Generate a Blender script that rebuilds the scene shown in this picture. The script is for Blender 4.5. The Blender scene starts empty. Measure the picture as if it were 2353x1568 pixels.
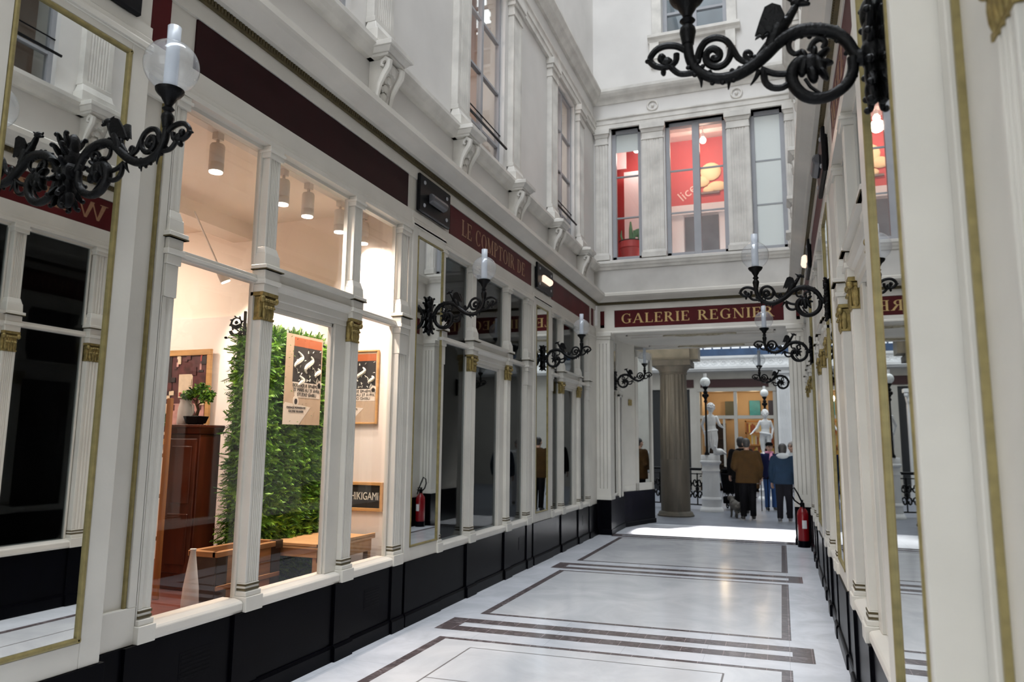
import bpy, bmesh, math, random
from mathutils import Vector, Matrix
PI = math.pi
S = bpy.context.scene
C = S.collection
random.seed(7)

# ------------------------------------------------------------------ camera
YAW, PITCH, ROLL, FPX = 0.351944653, 0.141126576, 0.0104409553, 1675.51408
cam = bpy.data.cameras.new('camera'); camo = bpy.data.objects.new('camera', cam); C.objects.link(camo)
cam.sensor_fit = 'HORIZONTAL'; cam.sensor_width = 36.0; cam.lens = FPX / 2353 * 36.0
cam.clip_start = 0.05; cam.clip_end = 200
fw = Vector((-math.sin(YAW)*math.cos(PITCH), math.cos(YAW)*math.cos(PITCH), math.sin(PITCH)))
rt = Vector((math.cos(YAW), math.sin(YAW), 0)); up = rt.cross(fw)
r2 = rt*math.cos(ROLL) + up*math.sin(ROLL); u2 = -rt*math.sin(ROLL) + up*math.cos(ROLL)
mw = Matrix((r2, u2, -fw)).transposed().to_4x4(); mw.translation = (0, 0, 1.6)
camo.matrix_world = mw
cam.dof.use_dof = True; cam.dof.focus_distance = 4.9; cam.dof.aperture_fstop = 2.8
S.camera = camo

# ------------------------------------------------------------------ view and light
S.view_settings.view_transform = 'Standard'; S.view_settings.look = 'None'
S.view_settings.gamma = 1.0; S.view_settings.use_curve_mapping = False
S.view_settings.exposure = 0.0
cy = S.cycles
cy.use_denoising = True
cy.max_bounces = 9; cy.diffuse_bounces = 6; cy.glossy_bounces = 6; cy.transmission_bounces = 4; cy.transparent_max_bounces = 24
cy.caustics_reflective = False; cy.caustics_refractive = False
cy.sample_clamp_indirect = 6.0
cy.use_light_tree = True
w = bpy.data.worlds.new('overcast'); S.world = w; w.use_nodes = True
bg = w.node_tree.nodes['Background']; bg.inputs[0].default_value = (0.86, 0.93, 1.0, 1); bg.inputs[1].default_value = 1.0

def area(name, loc, rot, sx, sy, power, col):
    l = bpy.data.lights.new(name, 'AREA'); l.shape = 'RECTANGLE'; l.size = sx; l.size_y = sy
    l.energy = power; l.color = col
    o = bpy.data.objects.new(name, l); o.location = loc; o.rotation_euler = rot; C.objects.link(o)
    return o
# daylight through the glazed roofs of the passage and of the round hall beyond it
area('passage_skylight', (-1.38, 1.1, 17.8), (0, 0, 0), 3.5, 16.2, 1260, (0.89, 0.94, 1.0)).data.spread = math.radians(125)
area('hall_skylight', (-1.5, 23.4, 16.0), (0, 0, 0), 12, 14.4, 1900, (0.92, 0.97, 1.0))

# unseen fill light added behind the camera to brighten faces turned towards it
area('back_fill_light', (-1.38, -6.9, 3.0), (math.radians(90), 0, math.radians(180)), 3.3, 5.4, 240, (0.88, 0.94, 1.0))
# shaft of sun that comes down through the hall roof onto the marble threshold under the arch
sh = area('sun_shaft', (-1.35, 14.6+6.9, 12.0), (0, 0, 0), 3.4, 0.6, 480, (1.0, 0.98, 0.95)); sh.data.spread = math.radians(7)
sh.rotation_euler = (Vector((-1.35, 14.6, 0))-Vector(sh.location)).to_track_quat('-Z', 'Y').to_euler()

# ------------------------------------------------------------------ mesh helper
class MB:
    """collects shapes into one mesh; T maps (u, d, z) wall coordinates to the world"""
    def __init__(s, T=None): s.v = []; s.f = []; s.mi = []; s.T = T; s.m = 0
    def add(s, vs, fs):
        n = len(s.v)
        for p in vs: s.v.append(tuple(s.T(*p)) if s.T else tuple(p))
        for f in fs: s.f.append(tuple(i+n for i in f)); s.mi.append(s.m)
        return s
    def b(s, x0, x1, y0, y1, z0, z1):
        return s.add([(x0,y0,z0),(x1,y0,z0),(x1,y1,z0),(x0,y1,z0),(x0,y0,z1),(x1,y0,z1),(x1,y1,z1),(x0,y1,z1)],
                     [(0,3,2,1),(4,5,6,7),(0,1,5,4),(1,2,6,5),(2,3,7,6),(3,0,4,7)])
    def taper(s, x0, x1, y0, y1, z0, z1, gx, gy):      # box whose top is grown by gx, gy
        return s.add([(x0,y0,z0),(x1,y0,z0),(x1,y1,z0),(x0,y1,z0),(x0-gx,y0-gy,z1),(x1+gx,y0-gy,z1),(x1+gx,y1+gy,z1),(x0-gx,y1+gy,z1)],
                     [(0,3,2,1),(4,5,6,7),(0,1,5,4),(1,2,6,5),(2,3,7,6),(3,0,4,7)])
    def pr(s, prof, u0, u1):                            # profile in (d, z) run along u
        n = len(prof)
        vs = [(u0, d, z) for d, z in prof] + [(u1, d, z) for d, z in prof]
        fs = [(i, (i+1) % n, n+(i+1) % n, n+i) for i in range(n)] + [tuple(range(n))[::-1], tuple(range(n, 2*n))]
        return s.add(vs, fs)
    def pz(s, poly, z0, z1):                            # plan polygon in (u, d) raised from z0 to z1
        n = len(poly)
        vs = [(a, b, z0) for a, b in poly] + [(a, b, z1) for a, b in poly]
        fs = [(i, (i+1) % n, n+(i+1) % n, n+i) for i in range(n)] + [tuple(range(n))[::-1], tuple(range(n, 2*n))]
        return s.add(vs, fs)
    def pd(s, poly, d0, d1):                            # polygon in (u, z) given thickness along d
        n = len(poly)
        vs = [(a, d0, b) for a, b in poly] + [(a, d1, b) for a, b in poly]
        fs = [(i, (i+1) % n, n+(i+1) % n, n+i) for i in range(n)] + [tuple(range(n))[::-1], tuple(range(n, 2*n))]
        return s.add(vs, fs)
    def strip(s, outer, inner, d0, d1):                 # band between two equally long open polylines in (u, z)
        n = len(outer)
        vs = []
        for d in (d0, d1):
            vs += [(a, d, b) for a, b in outer] + [(a, d, b) for a, b in inner]
        fs = []
        for i in range(n-1):
            fs += [(i, i+1, n+i+1, n+i), (2*n+i, 3*n+i, 3*n+i+1, 2*n+i+1), (i, 2*n+i, 2*n+i+1, i+1), (n+i, n+i+1, 3*n+i+1, 3*n+i)]
        fs += [(0, n, 3*n, 2*n), (n-1, 3*n-1, 4*n-1, 2*n-1)]
        return s.add(vs, fs)
    def tube(s, pts, rad, n=8, caps=True):
        P = [Vector(p) for p in pts]; k = len(P)
        R = rad if isinstance(rad, (list, tuple)) else [rad]*k
        vs = []; up = None
        for i in range(k):
            t = (P[min(i+1, k-1)] - P[max(i-1, 0)])
            t = t.normalized() if t.length > 1e-9 else Vector((0, 0, 1))
            if up is None:
                a = Vector((0, 0, 1)) if abs(t.z) < 0.9 else Vector((1, 0, 0))
                up = (a - t*a.dot(t)).normalized()
            else:
                up = up - t*up.dot(t)
                up = up.normalized() if up.length > 1e-6 else Vector((1, 0, 0))
            sd = t.cross(up)
            for j in range(n):
                a = 2*PI*j/n
                vs.append(tuple(P[i] + (up*math.cos(a) + sd*math.sin(a))*R[i]))
        fs = []
        for i in range(k-1):
            for j in range(n):
                fs.append((i*n+j, i*n+(j+1) % n, (i+1)*n+(j+1) % n, (i+1)*n+j))
        if caps: fs += [tuple(range(n))[::-1], tuple(range((k-1)*n, k*n))]
        return s.add(vs, fs)
    def lathe(s, prof, c=(0, 0, 0), n=20, flute=0, fd=0.0):
        vs = []; k = len(prof)
        for r, z in prof:
            for j in range(n):
                a = 2*PI*j/n
                rr = r*(1 - fd*(0.5+0.5*math.cos(flute*a))) if flute else r
                vs.append((c[0]+rr*math.cos(a), c[1]+rr*math.sin(a), c[2]+z))
        fs = []
        for i in range(k-1):
            for j in range(n):
                fs.append((i*n+j, i*n+(j+1) % n, (i+1)*n+(j+1) % n, (i+1)*n+j))
        fs += [tuple(range(n))[::-1], tuple(range((k-1)*n, k*n))]
        return s.add(vs, fs)
    def ball(s, c, r, nu=12, nv=8, rot=None):
        rx, ry, rz = (r, r, r) if not isinstance(r, (list, tuple)) else r
        vs = []
        for i in range(1, nv):
            th = PI*i/nv
            for j in range(nu):
                a = 2*PI*j/nu
                vs.append(Vector((rx*math.sin(th)*math.cos(a), ry*math.sin(th)*math.sin(a), rz*math.cos(th))))
        vs += [Vector((0, 0, rz)), Vector((0, 0, -rz))]
        if rot: vs = [rot @ p for p in vs]
        vs = [tuple(p + Vector(c)) for p in vs]
        t, bt = len(vs)-2, len(vs)-1
        fs = [(t, j, (j+1) % nu) for j in range(nu)] + [(bt, (nv-2)*nu+(j+1) % nu, (nv-2)*nu+j) for j in range(nu)]
        for i in range(nv-2):
            for j in range(nu):
                fs.append((i*nu+j, (i+1)*nu+j, (i+1)*nu+(j+1) % nu, i*nu+(j+1) % nu))
        return s.add(vs, fs)
    def build(s, name, mats, parent=None, smooth=False, bevel=0.0, origin=None):
        me = bpy.data.meshes.new(name)
        vv = s.v if origin is None else [tuple(Vector(p)-Vector(origin)) for p in s.v]
        me.from_pydata(vv, [], s.f); me.update()
        bm = bmesh.new(); bm.from_mesh(me); bmesh.ops.recalc_face_normals(bm, faces=bm.faces); bm.to_mesh(me); bm.free()
        mats = mats if isinstance(mats, (list, tuple)) else [mats]
        for m in mats: me.materials.append(m)
        me.polygons.foreach_set('material_index', s.mi)
        if smooth:
            me.polygons.foreach_set('use_smooth', [True]*len(me.polygons))
            if smooth != 'all': me.set_sharp_from_angle(angle=math.radians(40))
        o = bpy.data.objects.new(name, me); C.objects.link(o)
        if origin is not None: o.location = origin
        if parent is not None: attach(o, parent)
        if bevel:
            bv = o.modifiers.new('edge', 'BEVEL'); bv.width = bevel; bv.segments = 1; bv.limit_method = 'ANGLE'; bv.angle_limit = 0.6
        return o

def mat_of(o):
    m = Matrix.LocRotScale(o.location, o.rotation_euler, o.scale)
    return (mat_of(o.parent) @ m) if o.parent else m
def attach(o, parent):                                  # keep o where it stands
    m = mat_of(parent).inverted() @ Matrix.LocRotScale(o.location, o.rotation_euler, o.scale)
    o.parent = parent
    o.location, q, o.scale = m.decompose(); o.rotation_euler = q.to_euler()
def tag(o, label=None, cat=None, group=None, kind=None):
    if label: o['label'] = label
    if cat: o['category'] = cat
    if group: o['group'] = group
    if kind: o['kind'] = kind
    return o
def empty(name, loc=(0, 0, 0), rz=0.0):
    o = bpy.data.objects.new(name, None); o.empty_display_size = 0.1; o.location = loc; o.rotation_euler = (0, 0, rz); C.objects.link(o); return o
def thing(name, label, cat, loc=(0, 0, 0), rz=0.0, group=None):
    return tag(empty(name, loc, rz), label, cat, group)
def struct(name, loc=(0, 0, 0)):
    return tag(empty(name, loc), kind='structure')
def copy_tree(o, parent=None):
    c = o.copy(); C.objects.link(c)
    if parent is not None: c.parent = parent
    for ch in list(o.children): copy_tree(ch, c)
    return c

# ------------------------------------------------------------------ materials
def mat(name, col, rough=0.5, metal=0.0, noise=0.0, nscale=6.0, bump=0.0, bscale=40.0, spec=0.5, emit=None, estr=0.0, coat=0.0, stretch=None, dark=None):
    m = bpy.data.materials.new(name); m.use_nodes = True
    nt = m.node_tree; p = nt.nodes['Principled BSDF']
    p.inputs['Base Color'].default_value = (*col, 1); p.inputs['Roughness'].default_value = rough; p.inputs['Metallic'].default_value = metal
    p.inputs['Specular IOR Level'].default_value = spec; p.inputs['Coat Weight'].default_value = coat
    if emit: p.inputs['Emission Color'].default_value = (*emit, 1); p.inputs['Emission Strength'].default_value = estr
    if noise or bump:
        tc = nt.nodes.new('ShaderNodeTexCoord'); mp = nt.nodes.new('ShaderNodeMapping'); nt.links.new(tc.outputs['Object'], mp.inputs[0])
        if stretch: mp.inputs['Scale'].default_value = stretch
    if noise:
        n = nt.nodes.new('ShaderNodeTexNoise'); n.inputs['Scale'].default_value = nscale; n.inputs['Detail'].default_value = 6
        r = nt.nodes.new('ShaderNodeValToRGB'); dk = dark or tuple(c*(1-noise) for c in col)
        r.color_ramp.elements[0].color = (*dk, 1); r.color_ramp.elements[1].color = (*[min(1, c*(1+noise*0.35)) for c in col], 1)
        r.color_ramp.elements[0].position = 0.3; r.color_ramp.elements[1].position = 0.65
        nt.links.new(mp.outputs[0], n.inputs['Vector']); nt.links.new(n.outputs['Fac'], r.inputs[0]); nt.links.new(r.outputs[0], p.inputs['Base Color'])
    if bump:
        n2 = nt.nodes.new('ShaderNodeTexNoise'); n2.inputs['Scale'].default_value = bscale; n2.inputs['Detail'].default_value = 4
        bp = nt.nodes.new('ShaderNodeBump'); bp.inputs['Strength'].default_value = bump; bp.inputs['Distance'].default_value = 0.01
        nt.links.new(mp.outputs[0], n2.inputs['Vector']); nt.links.new(n2.outputs['Fac'], bp.inputs['Height']); nt.links.new(bp.outputs[0], p.inputs['Normal'])
    return m
def glass_mat(name, tint=(1, 1, 1), refl=1.0, rough=0.0, film=0.0, filmcol=(0.9, 0.92, 0.95), ior=1.5):
    m = bpy.data.materials.new(name); m.use_nodes = True; nt = m.node_tree
    for n in list(nt.nodes): nt.nodes.remove(n)
    out = nt.nodes.new('ShaderNodeOutputMaterial'); tr = nt.nodes.new('ShaderNodeBsdfTransparent'); tr.inputs[0].default_value = (*tint, 1)
    gl = nt.nodes.new('ShaderNodeBsdfGlossy'); gl.inputs['Roughness'].default_value = rough
    fr = nt.nodes.new('ShaderNodeFresnel'); ge = nt.nodes.new('ShaderNodeNewGeometry'); mr = nt.nodes.new('ShaderNodeMapRange')   # same index from either side of the thin sheet
    mr.inputs['To Min'].default_value = ior; mr.inputs['To Max'].default_value = 1/ior
    nt.links.new(ge.outputs['Backfacing'], mr.inputs['Value']); nt.links.new(mr.outputs[0], fr.inputs[0])
    mu = nt.nodes.new('ShaderNodeMath'); mu.operation = 'MULTIPLY'; mu.inputs[1].default_value = refl; mu.use_clamp = True
    mx = nt.nodes.new('ShaderNodeMixShader')
    nt.links.new(fr.outputs[0], mu.inputs[0]); nt.links.new(mu.outputs[0], mx.inputs[0])
    src = tr.outputs[0]
    if film:
        df = nt.nodes.new('ShaderNodeBsdfDiffuse'); df.inputs[0].default_value = (*filmcol, 1)
        tl = nt.nodes.new('ShaderNodeBsdfTranslucent'); tl.inputs[0].default_value = (*filmcol, 1)
        ad = nt.nodes.new('ShaderNodeMixShader'); ad.inputs[0].default_value = 0.5
        nt.links.new(df.outputs[0], ad.inputs[1]); nt.links.new(tl.outputs[0], ad.inputs[2])
        m2 = nt.nodes.new('ShaderNodeMixShader'); m2.inputs[0].default_value = film
        nt.links.new(tr.outputs[0], m2.inputs[1]); nt.links.new(ad.outputs[0], m2.inputs[2]); src = m2.outputs[0]
    nt.links.new(src, mx.inputs[1]); nt.links.new(gl.outputs[0], mx.inputs[2]); nt.links.new(mx.outputs[0], out.inputs[0])
    return m

CREAM = mat('cream_paint', (0.68, 0.655, 0.595), 0.38, noise=0.10, nscale=2.2, bump=0.05, bscale=60)
CREAM2 = mat('cream_paint_worn', (0.70, 0.67, 0.61), 0.45, noise=0.14, nscale=1.4, bump=0.05, bscale=30)
STONE = mat('upper_wall_paint', (0.73, 0.715, 0.695), 0.6, noise=0.12, nscale=0.9, bump=0.08, bscale=25)
STONE2 = mat('painted_stone', (0.70, 0.68, 0.64), 0.55, noise=0.2, nscale=3.5, bump=0.12, bscale=45)
BLACK = mat('black_gloss_paint', (0.0018, 0.0018, 0.0032), 0.3, noise=0.3, nscale=5, spec=0.05)
GILT = mat('worn_gilding', (0.33, 0.25, 0.09), 0.48, metal=0.55, noise=0.45, nscale=30, bump=0.25, bscale=140)
GILT2 = mat('gilt_frame', (0.30, 0.245, 0.10), 0.45, metal=0.35, noise=0.25, nscale=25)
DGILT = mat('old_gilt_band', (0.095, 0.072, 0.030), 0.6, metal=0.2, noise=0.3, nscale=30)
RED = mat('oxblood_sign_paint', (0.022, 0.0035, 0.0045), 0.5, noise=0.3, nscale=3, spec=0.12)
RED2 = mat('red_sign_paint', (0.085, 0.008, 0.010), 0.5, noise=0.3, nscale=3, spec=0.15)
LETTER = mat('gold_leaf_letter', (0.58, 0.40, 0.16), 0.45, metal=0.25, noise=0.15, nscale=40)
LETTERF = mat('faded_gold_letter', (0.32, 0.17, 0.09), 0.5, noise=0.15, nscale=40)
LETTERV = mat('nearly_gone_letter', (0.15, 0.035, 0.03), 0.5)
IRON = mat('black_cast_iron', (0.0035, 0.0035, 0.004), 0.36, metal=0.0, noise=0.3, nscale=40, bump=0.3, bscale=90, spec=0.14)
IRONM = mat('black_panel', (0.006, 0.006, 0.007), 0.4, noise=0.2, nscale=20, spec=0.12)
STEEL = mat('grey_steel', (0.42, 0.43, 0.45), 0.3, metal=0.9, noise=0.1, nscale=30)
MIRROR = mat('mirror_silver', (0.78, 0.80, 0.79), 0.012, metal=1.0, noise=0.03, nscale=8)
GLASS = glass_mat('window_glass', (0.97, 0.985, 0.98), 0.9)
GLASSD = glass_mat('shop_glass', (0.72, 0.75, 0.76), 0.6)
GLOBE = glass_mat('lamp_globe_glass', (0.97, 0.98, 0.99), 1.0, 0.02, film=0.15)
CHIM = glass_mat('frosted_chimney_glass', (0.95, 0.97, 1.0), 0.6, 0.25, film=0.65, filmcol=(0.86, 0.9, 0.95))
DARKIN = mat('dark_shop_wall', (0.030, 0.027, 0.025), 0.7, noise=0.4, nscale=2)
GREYFR = mat('grey_window_paint', (0.36, 0.37, 0.40), 0.45, noise=0.08, nscale=4)
# ------------------------------------------------------------------ floor
def marble(name, base, vein, rough, tiles=None, mortar=(0.55, 0.55, 0.56), vs=1.6, amt=0.5, spec=0.5):
    m = bpy.data.materials.new(name); m.use_nodes = True; nt = m.node_tree; p = nt.nodes['Principled BSDF']
    p.inputs['Roughness'].default_value = rough; p.inputs['Specular IOR Level'].default_value = spec
    tc = nt.nodes.new('ShaderNodeTexCoord')
    n = nt.nodes.new('ShaderNodeTexNoise'); n.inputs['Scale'].default_value = vs; n.inputs['Detail'].default_value = 9; n.inputs['Roughness'].default_value = 0.62; n.inputs['Distortion'].default_value = 1.4
    r = nt.nodes.new('ShaderNodeValToRGB'); e = r.color_ramp.elements
    e[0].position = 0.36; e[0].color = (*vein, 1); e[1].position = 0.36+amt*0.4; e[1].color = (*base, 1)
    nt.links.new(tc.outputs['Object'], n.inputs['Vector']); nt.links.new(n.outputs['Fac'], r.inputs[0])
    col = r.outputs[0]
    if tiles:
        bk = nt.nodes.new('ShaderNodeTexBrick'); bk.offset = 0.0; bk.inputs['Scale'].default_value = 1.0
        bk.inputs['Brick Width'].default_value = tiles[0]; bk.inputs['Row Height'].default_value = tiles[1]; bk.inputs['Mortar Size'].default_value = 0.0022
        bk.inputs['Color1'].default_value = (1, 1, 1, 1); bk.inputs['Color2'].default_value = (0.93, 0.92, 0.92, 1); bk.inputs['Mortar'].default_value = (*mortar, 1)
        nt.links.new(tc.outputs['Object'], bk.inputs['Vector'])
        mx = nt.nodes.new('ShaderNodeMix'); mx.data_type = 'RGBA'; mx.blend_type = 'MULTIPLY'; mx.inputs['Factor'].default_value = 1.0
        nt.links.new(col, mx.inputs[6]); nt.links.new(bk.outputs['Color'], mx.inputs[7]); col = mx.outputs[2]
    nt.links.new(col, p.inputs['Base Color'])
    return m
MWHITE = marble('white_marble', (0.78, 0.81, 0.87), (0.64, 0.67, 0.72), 0.22, tiles=(0.62, 0.62), mortar=(0.72, 0.72, 0.73), amt=0.6)
MPANEL = marble('pale_marble_panel', (0.755, 0.765, 0.79), (0.60, 0.615, 0.645), 0.16, amt=0.75, vs=1.1)
MDARK = marble('dark_veined_marble', (0.115, 0.092, 0.095), (0.20, 0.175, 0.18), 0.2, tiles=(0.163, 0.3), mortar=(2.6, 2.6, 2.6), vs=9, amt=0.4)
MLINE = mat('thin_inlay', (0.22, 0.21, 0.21), 0.3)
SLATE = mat('blue_grey_slate', (0.17, 0.185, 0.22), 0.42, noise=0.18, nscale=3)
SKEW = 0.036
def fq(mb, x0, x1, y0, y1, z):
    s = lambda x, y: (x, y + SKEW*(x+1.4), z)
    mb.add([s(x0, y0), s(x1, y0), s(x1, y1), s(x0, y1)], [(0, 1, 2, 3)])
fl = MB(); fl.m = 0
fl.b(-3.25, 0.5, -7.2, 15.6, -0.12, 0.0)
def panel(y0, y1, inner=False):
    fl.m = 1; fq(fl, -2.68, -0.06, y0+0.05, y1-0.05, 0.0008)
    fl.m = 2
    fq(fl, -2.755, -2.68, y0, y1, 0.0010); fq(fl, -0.06, 0.016, y0, y1, 0.0010)
    fq(fl, -2.68, -0.06, y0, y0+0.055, 0.0010); fq(fl, -2.68, -0.06, y1-0.055, y1, 0.0010)
    if inner:
        fl.m = 3; a, b = y0+0.24, y1-0.24
        for x in (-2.38, -0.45): fq(fl, x-0.007, x+0.007, a, b, 0.0014)
        for y in (a, b, b-0.80): fq(fl, -2.38, -0.45, y-0.006, y+0.006, 0.0014)
def ring(y0, y1):
    fl.m = 2
    fq(fl, -2.92, 0.18, y0, y0+0.15, 0.0012); fq(fl, -2.92, 0.18, y1-0.15, y1, 0.0012)
    fq(fl, -2.92, -2.755, y0+0.15, y1-0.15, 0.0012); fq(fl, 0.02, 0.18, y0+0.15, y1-0.15, 0.0012)
panel(3.18, 5.87, True); ring(6.10, 6.54); panel(6.75, 9.43); ring(9.56, 10.03); panel(10.27, 13.13); ring(13.22, 13.60)
fl.m = 4; fl.b(-9.5, 6.5, 15.6, 31.0, -0.12, 0.0)
fl.m = 0; fl.b(-3.05, 0.3, 15.55, 15.62, -0.02, 0.004)
floor = fl.build('floor', [MWHITE, MPANEL, MDARK, MLINE, SLATE]); tag(floor, kind='structure')

# ------------------------------------------------------------------ facades: (u along the passage, d out of the wall, z up)
XL, XR, YE = -3.2, 0.43, 13.4
TL = lambda u, d, z: (XL + d, u, z)
TR = lambda u, d, z: (XR - d, u, z)
TE = lambda u, d, z: (u, YE - d, z)
ZS = 0.62                                              # top of the black base and bottom of the shopfronts
def fluted(u0, u1, d0, d1, n=5, dep=0.009):
    w = u1 - u0; m = 0.16*w; p = [(u0, d0), (u0, d1), (u0+m, d1)]
    st = (w - 2*m)/n
    for i in range(n):
        a = u0+m+i*st
        p += [(a+st*0.18, d1), (a+st*0.32, d1-dep), (a+st*0.68, d1-dep), (a+st*0.82, d1)]
    p += [(u1-m, d1), (u1, d1), (u1, d0)]
    return p
def capital(T, par, u, w, d0, d1, z0, z1):
    """gilded leaf capital with small corner volutes"""
    m = MB(T); h = z1 - z0; hw = w/2
    m.b(u-hw-0.004, u+hw+0.004, d0, d1+0.004, z0, z0+0.016)
    m.taper(u-hw+0.008, u+hw-0.008, d0, d1-0.006, z0+0.016, z1-0.03, 0.008, 0.012)
    n = 4
    for row, (zz, hh) in enumerate(((z0+0.05, 0.045), (z0+0.10, 0.04))):
        for i in range(n + row):
            uu = u-hw+0.012+(w-0.024)*(i+0.5)/(n+row)
            m.ball((uu, d1+0.004, zz), (0.016, 0.012, hh), 8, 6); m.ball((uu, d1+0.016, zz+hh*0.8), (0.015, 0.012, 0.011), 8, 5)
        for e in (u-hw, u+hw):
            m.ball((e, (d0+d1)/2+0.02, zz), (0.012, 0.018, hh), 8, 6)
    for e in (u-hw-0.006, u+hw+0.006):
        m.ball((e, d1+0.008, z1-0.045), (0.020, 0.020, 0.024), 10, 7)
    m.b(u-hw-0.016, u+hw+0.016, d0, d1+0.018, z1-0.024, z1)
    return m.build('capital', GILT, par, smooth=True)
def pilaster(T, par, u, w, d1, upper=True, cap=True, d0=-0.07, flutes=5, name='pilaster'):
    """fluted shopfront pilaster from the base to the sign rail"""
    hw = w/2; m = MB(T)
    m.b(u-hw-0.018, u+hw+0.018, d0, d1+0.03, ZS-0.07, ZS+0.02)
    m.b(u-hw-0.010, u+hw+0.010, d0, d1+0.018, ZS+0.02, ZS+0.05)
    m.b(u-hw-0.002, u+hw+0.002, d0, d1+0.004, ZS+0.05, ZS+0.10)
    m.pz(fluted(u-hw, u+hw, d0, d1, flutes), ZS+0.10, 2.40)
    m.b(u-hw-0.012, u+hw+0.012, d0, d1+0.020, 2.585, 2.64)
    m.b(u-hw-0.022, u+hw+0.022, d0, d1+0.034, 2.64, 2.672)
    m.b(u-hw-0.014, u+hw+0.014, d0, d1+0.024, 2.672, 2.735)
    m.b(u-hw-0.030, u+hw+0.030, d0, d1+0.044, 2.735, 2.768)
    if upper:
        m.taper(u-hw-0.016, u+hw+0.016, d0, d1+0.020, 2.768, 2.85, -0.004, -0.004)
        m.taper(u-hw-0.010, u+hw+0.010, d0, d1+0.012, 2.85, 2.90, -0.012, -0.014)
        m.pz(fluted(u-hw+0.004, u+hw-0.004, d0, d1-0.006, flutes), 2.90, 3.52)
        m.b(u-hw-0.010, u+hw+0.010, d0, d1+0.010, 3.52, 3.60)
        m.b(u-hw-0.020, u+hw+0.020, d0, d1+0.020, 3.555, 3.575)
    o = m.build(name, CREAM, par, bevel=0.003)
    if cap: capital(T, o, u, w, d0, d1, 2.40, 2.585)
    else:
        MB(T).b(u-hw-0.004, u+hw+0.004, d0, d1+0.010, 2.40, 2.585).build('capital', CREAM, o, bevel=0.003)
    g = MB(T)
    g.b(u-hw-0.004, u+hw+0.004, d0, d1+0.007, ZS+0.055, ZS+0.068); g.b(u-hw-0.004, u+hw+0.004, d0, d1+0.007, ZS+0.082, ZS+0.094)
    g.b(u-hw-0.031, u+hw+0.031, d0, d1+0.0455, 2.735, 2.742)
    g.build('gold_band', DGILT, o)
    return o
def pane(T, par, u0, u1, z0, z1, d, m):
    o = MB(T).b(u0, u1, d-0.003, d+0.003, z0, z1).build('pane', m, par); return o
def bay(T, name, u0, p1, p2, u1, pw=0.125, glass=None, colonnette=True, startcap=False, innerstile=0.15, endcap=False, endw=0.16):
    """one shopfront: three lights between pilasters, a small entablature over the middle one, upper lights, sills"""
    g = glass or GLASSD
    W = struct(name)
    hw = pw/2
    sill = MB(T)
    for a, b in ((u0, p1-hw-0.02), (p1+hw+0.02, p2-hw-0.02), (p2+hw+0.02, u1-endw)):
        sill.pr([(-0.14, ZS-0.07), (0.012, ZS-0.07), (0.022, ZS-0.05), (0.022, ZS-0.012), (0.010, ZS), (-0.04, ZS+0.012), (-0.14, ZS+0.012)], a, b)
    sill.build('sill', CREAM2, W, bevel=0.003)
    pilaster(T, W, p1, pw, 0.012); pilaster(T, W, p2, pw, 0.012)
    if endw > 0: pilaster(T, W, u1-endw/2, endw*0.85, 0.004, cap=endcap, flutes=3, name='end_pilaster')
    pilaster(T, W, u0-0.04, 0.08, 0.004, cap=startcap, flutes=1, name='end_pilaster')
    # entablature over the middle light
    e = MB(T); a, b = p1+hw, p2-hw
    e.pr([(-0.10, 2.52), (-0.02, 2.52), (-0.02, 2.56), (-0.008, 2.565), (-0.008, 2.62), (0.012, 2.63), (0.03, 2.655), (0.034, 2.672), (0.012, 2.675), (0.012, 2.735), (0.05, 2.74), (0.054, 2.768), (-0.10, 2.768)], a+0.013, b-0.013)
    e.build('door_head', CREAM, W)
    st = MB(T)
    st.b(b-innerstile, b, -0.10, -0.03, ZS+0.012, 2.52); st.b(b-innerstile-0.02, b-innerstile, -0.085, -0.05, ZS+0.012, 2.52)
    st.b(a, a+0.03, -0.10, -0.04, ZS+0.012, 2.52); st.b(a, b-innerstile, -0.085, -0.05, 2.49, 2.52)
    st.build('inner_frame', CREAM, W, bevel=0.003)
    # transoms of the side lights
    for q0, q1 in ((u0, p1-hw), (p2+hw, u1-endw)):
        if q1-q0 > 0.05:
            t = MB(T); t.b(q0, q1, -0.09, -0.03, 2.645, 2.70); t.b(q0, q1, -0.085, -0.015, 2.655, 2.675); t.build('transom', CREAM2, W, bevel=0.002)
    # thin frames round the glass
    fr = MB(T)
    for q0, q1 in ((u0, p1-hw), (p1+hw, p2-hw), (p2+hw, u1-endw)):
        for e0 in (q0, q1-0.016): fr.b(e0, e0+0.016, -0.085, -0.05, 2.77, 3.60)
        fr.b(q0, q1, -0.085, -0.045, 3.575, 3.60)
    for q0, q1 in ((u0, p1-hw), (p2+hw, u1-endw)):
        for e0 in (q0, q1-0.016): fr.b(e0, e0+0.016, -0.085, -0.05, ZS+0.012, 2.645)
    fr.build('glazing_bead', CREAM, W)
    for q0, q1 in ((u0, p1-hw), (p2+hw, u1-endw)):
        pane(T, W, q0, q1, ZS+0.01, 2.65, -0.066, g); pane(T, W, q0, q1, 2.69, 3.59, -0.066, g)
    pane(T, W, p1+hw, p2-hw-innerstile, ZS+0.01, 2.51, -0.068, g); pane(T, W, p1+hw, p2-hw, 2.76, 3.59, -0.066, g)
    return W
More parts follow.
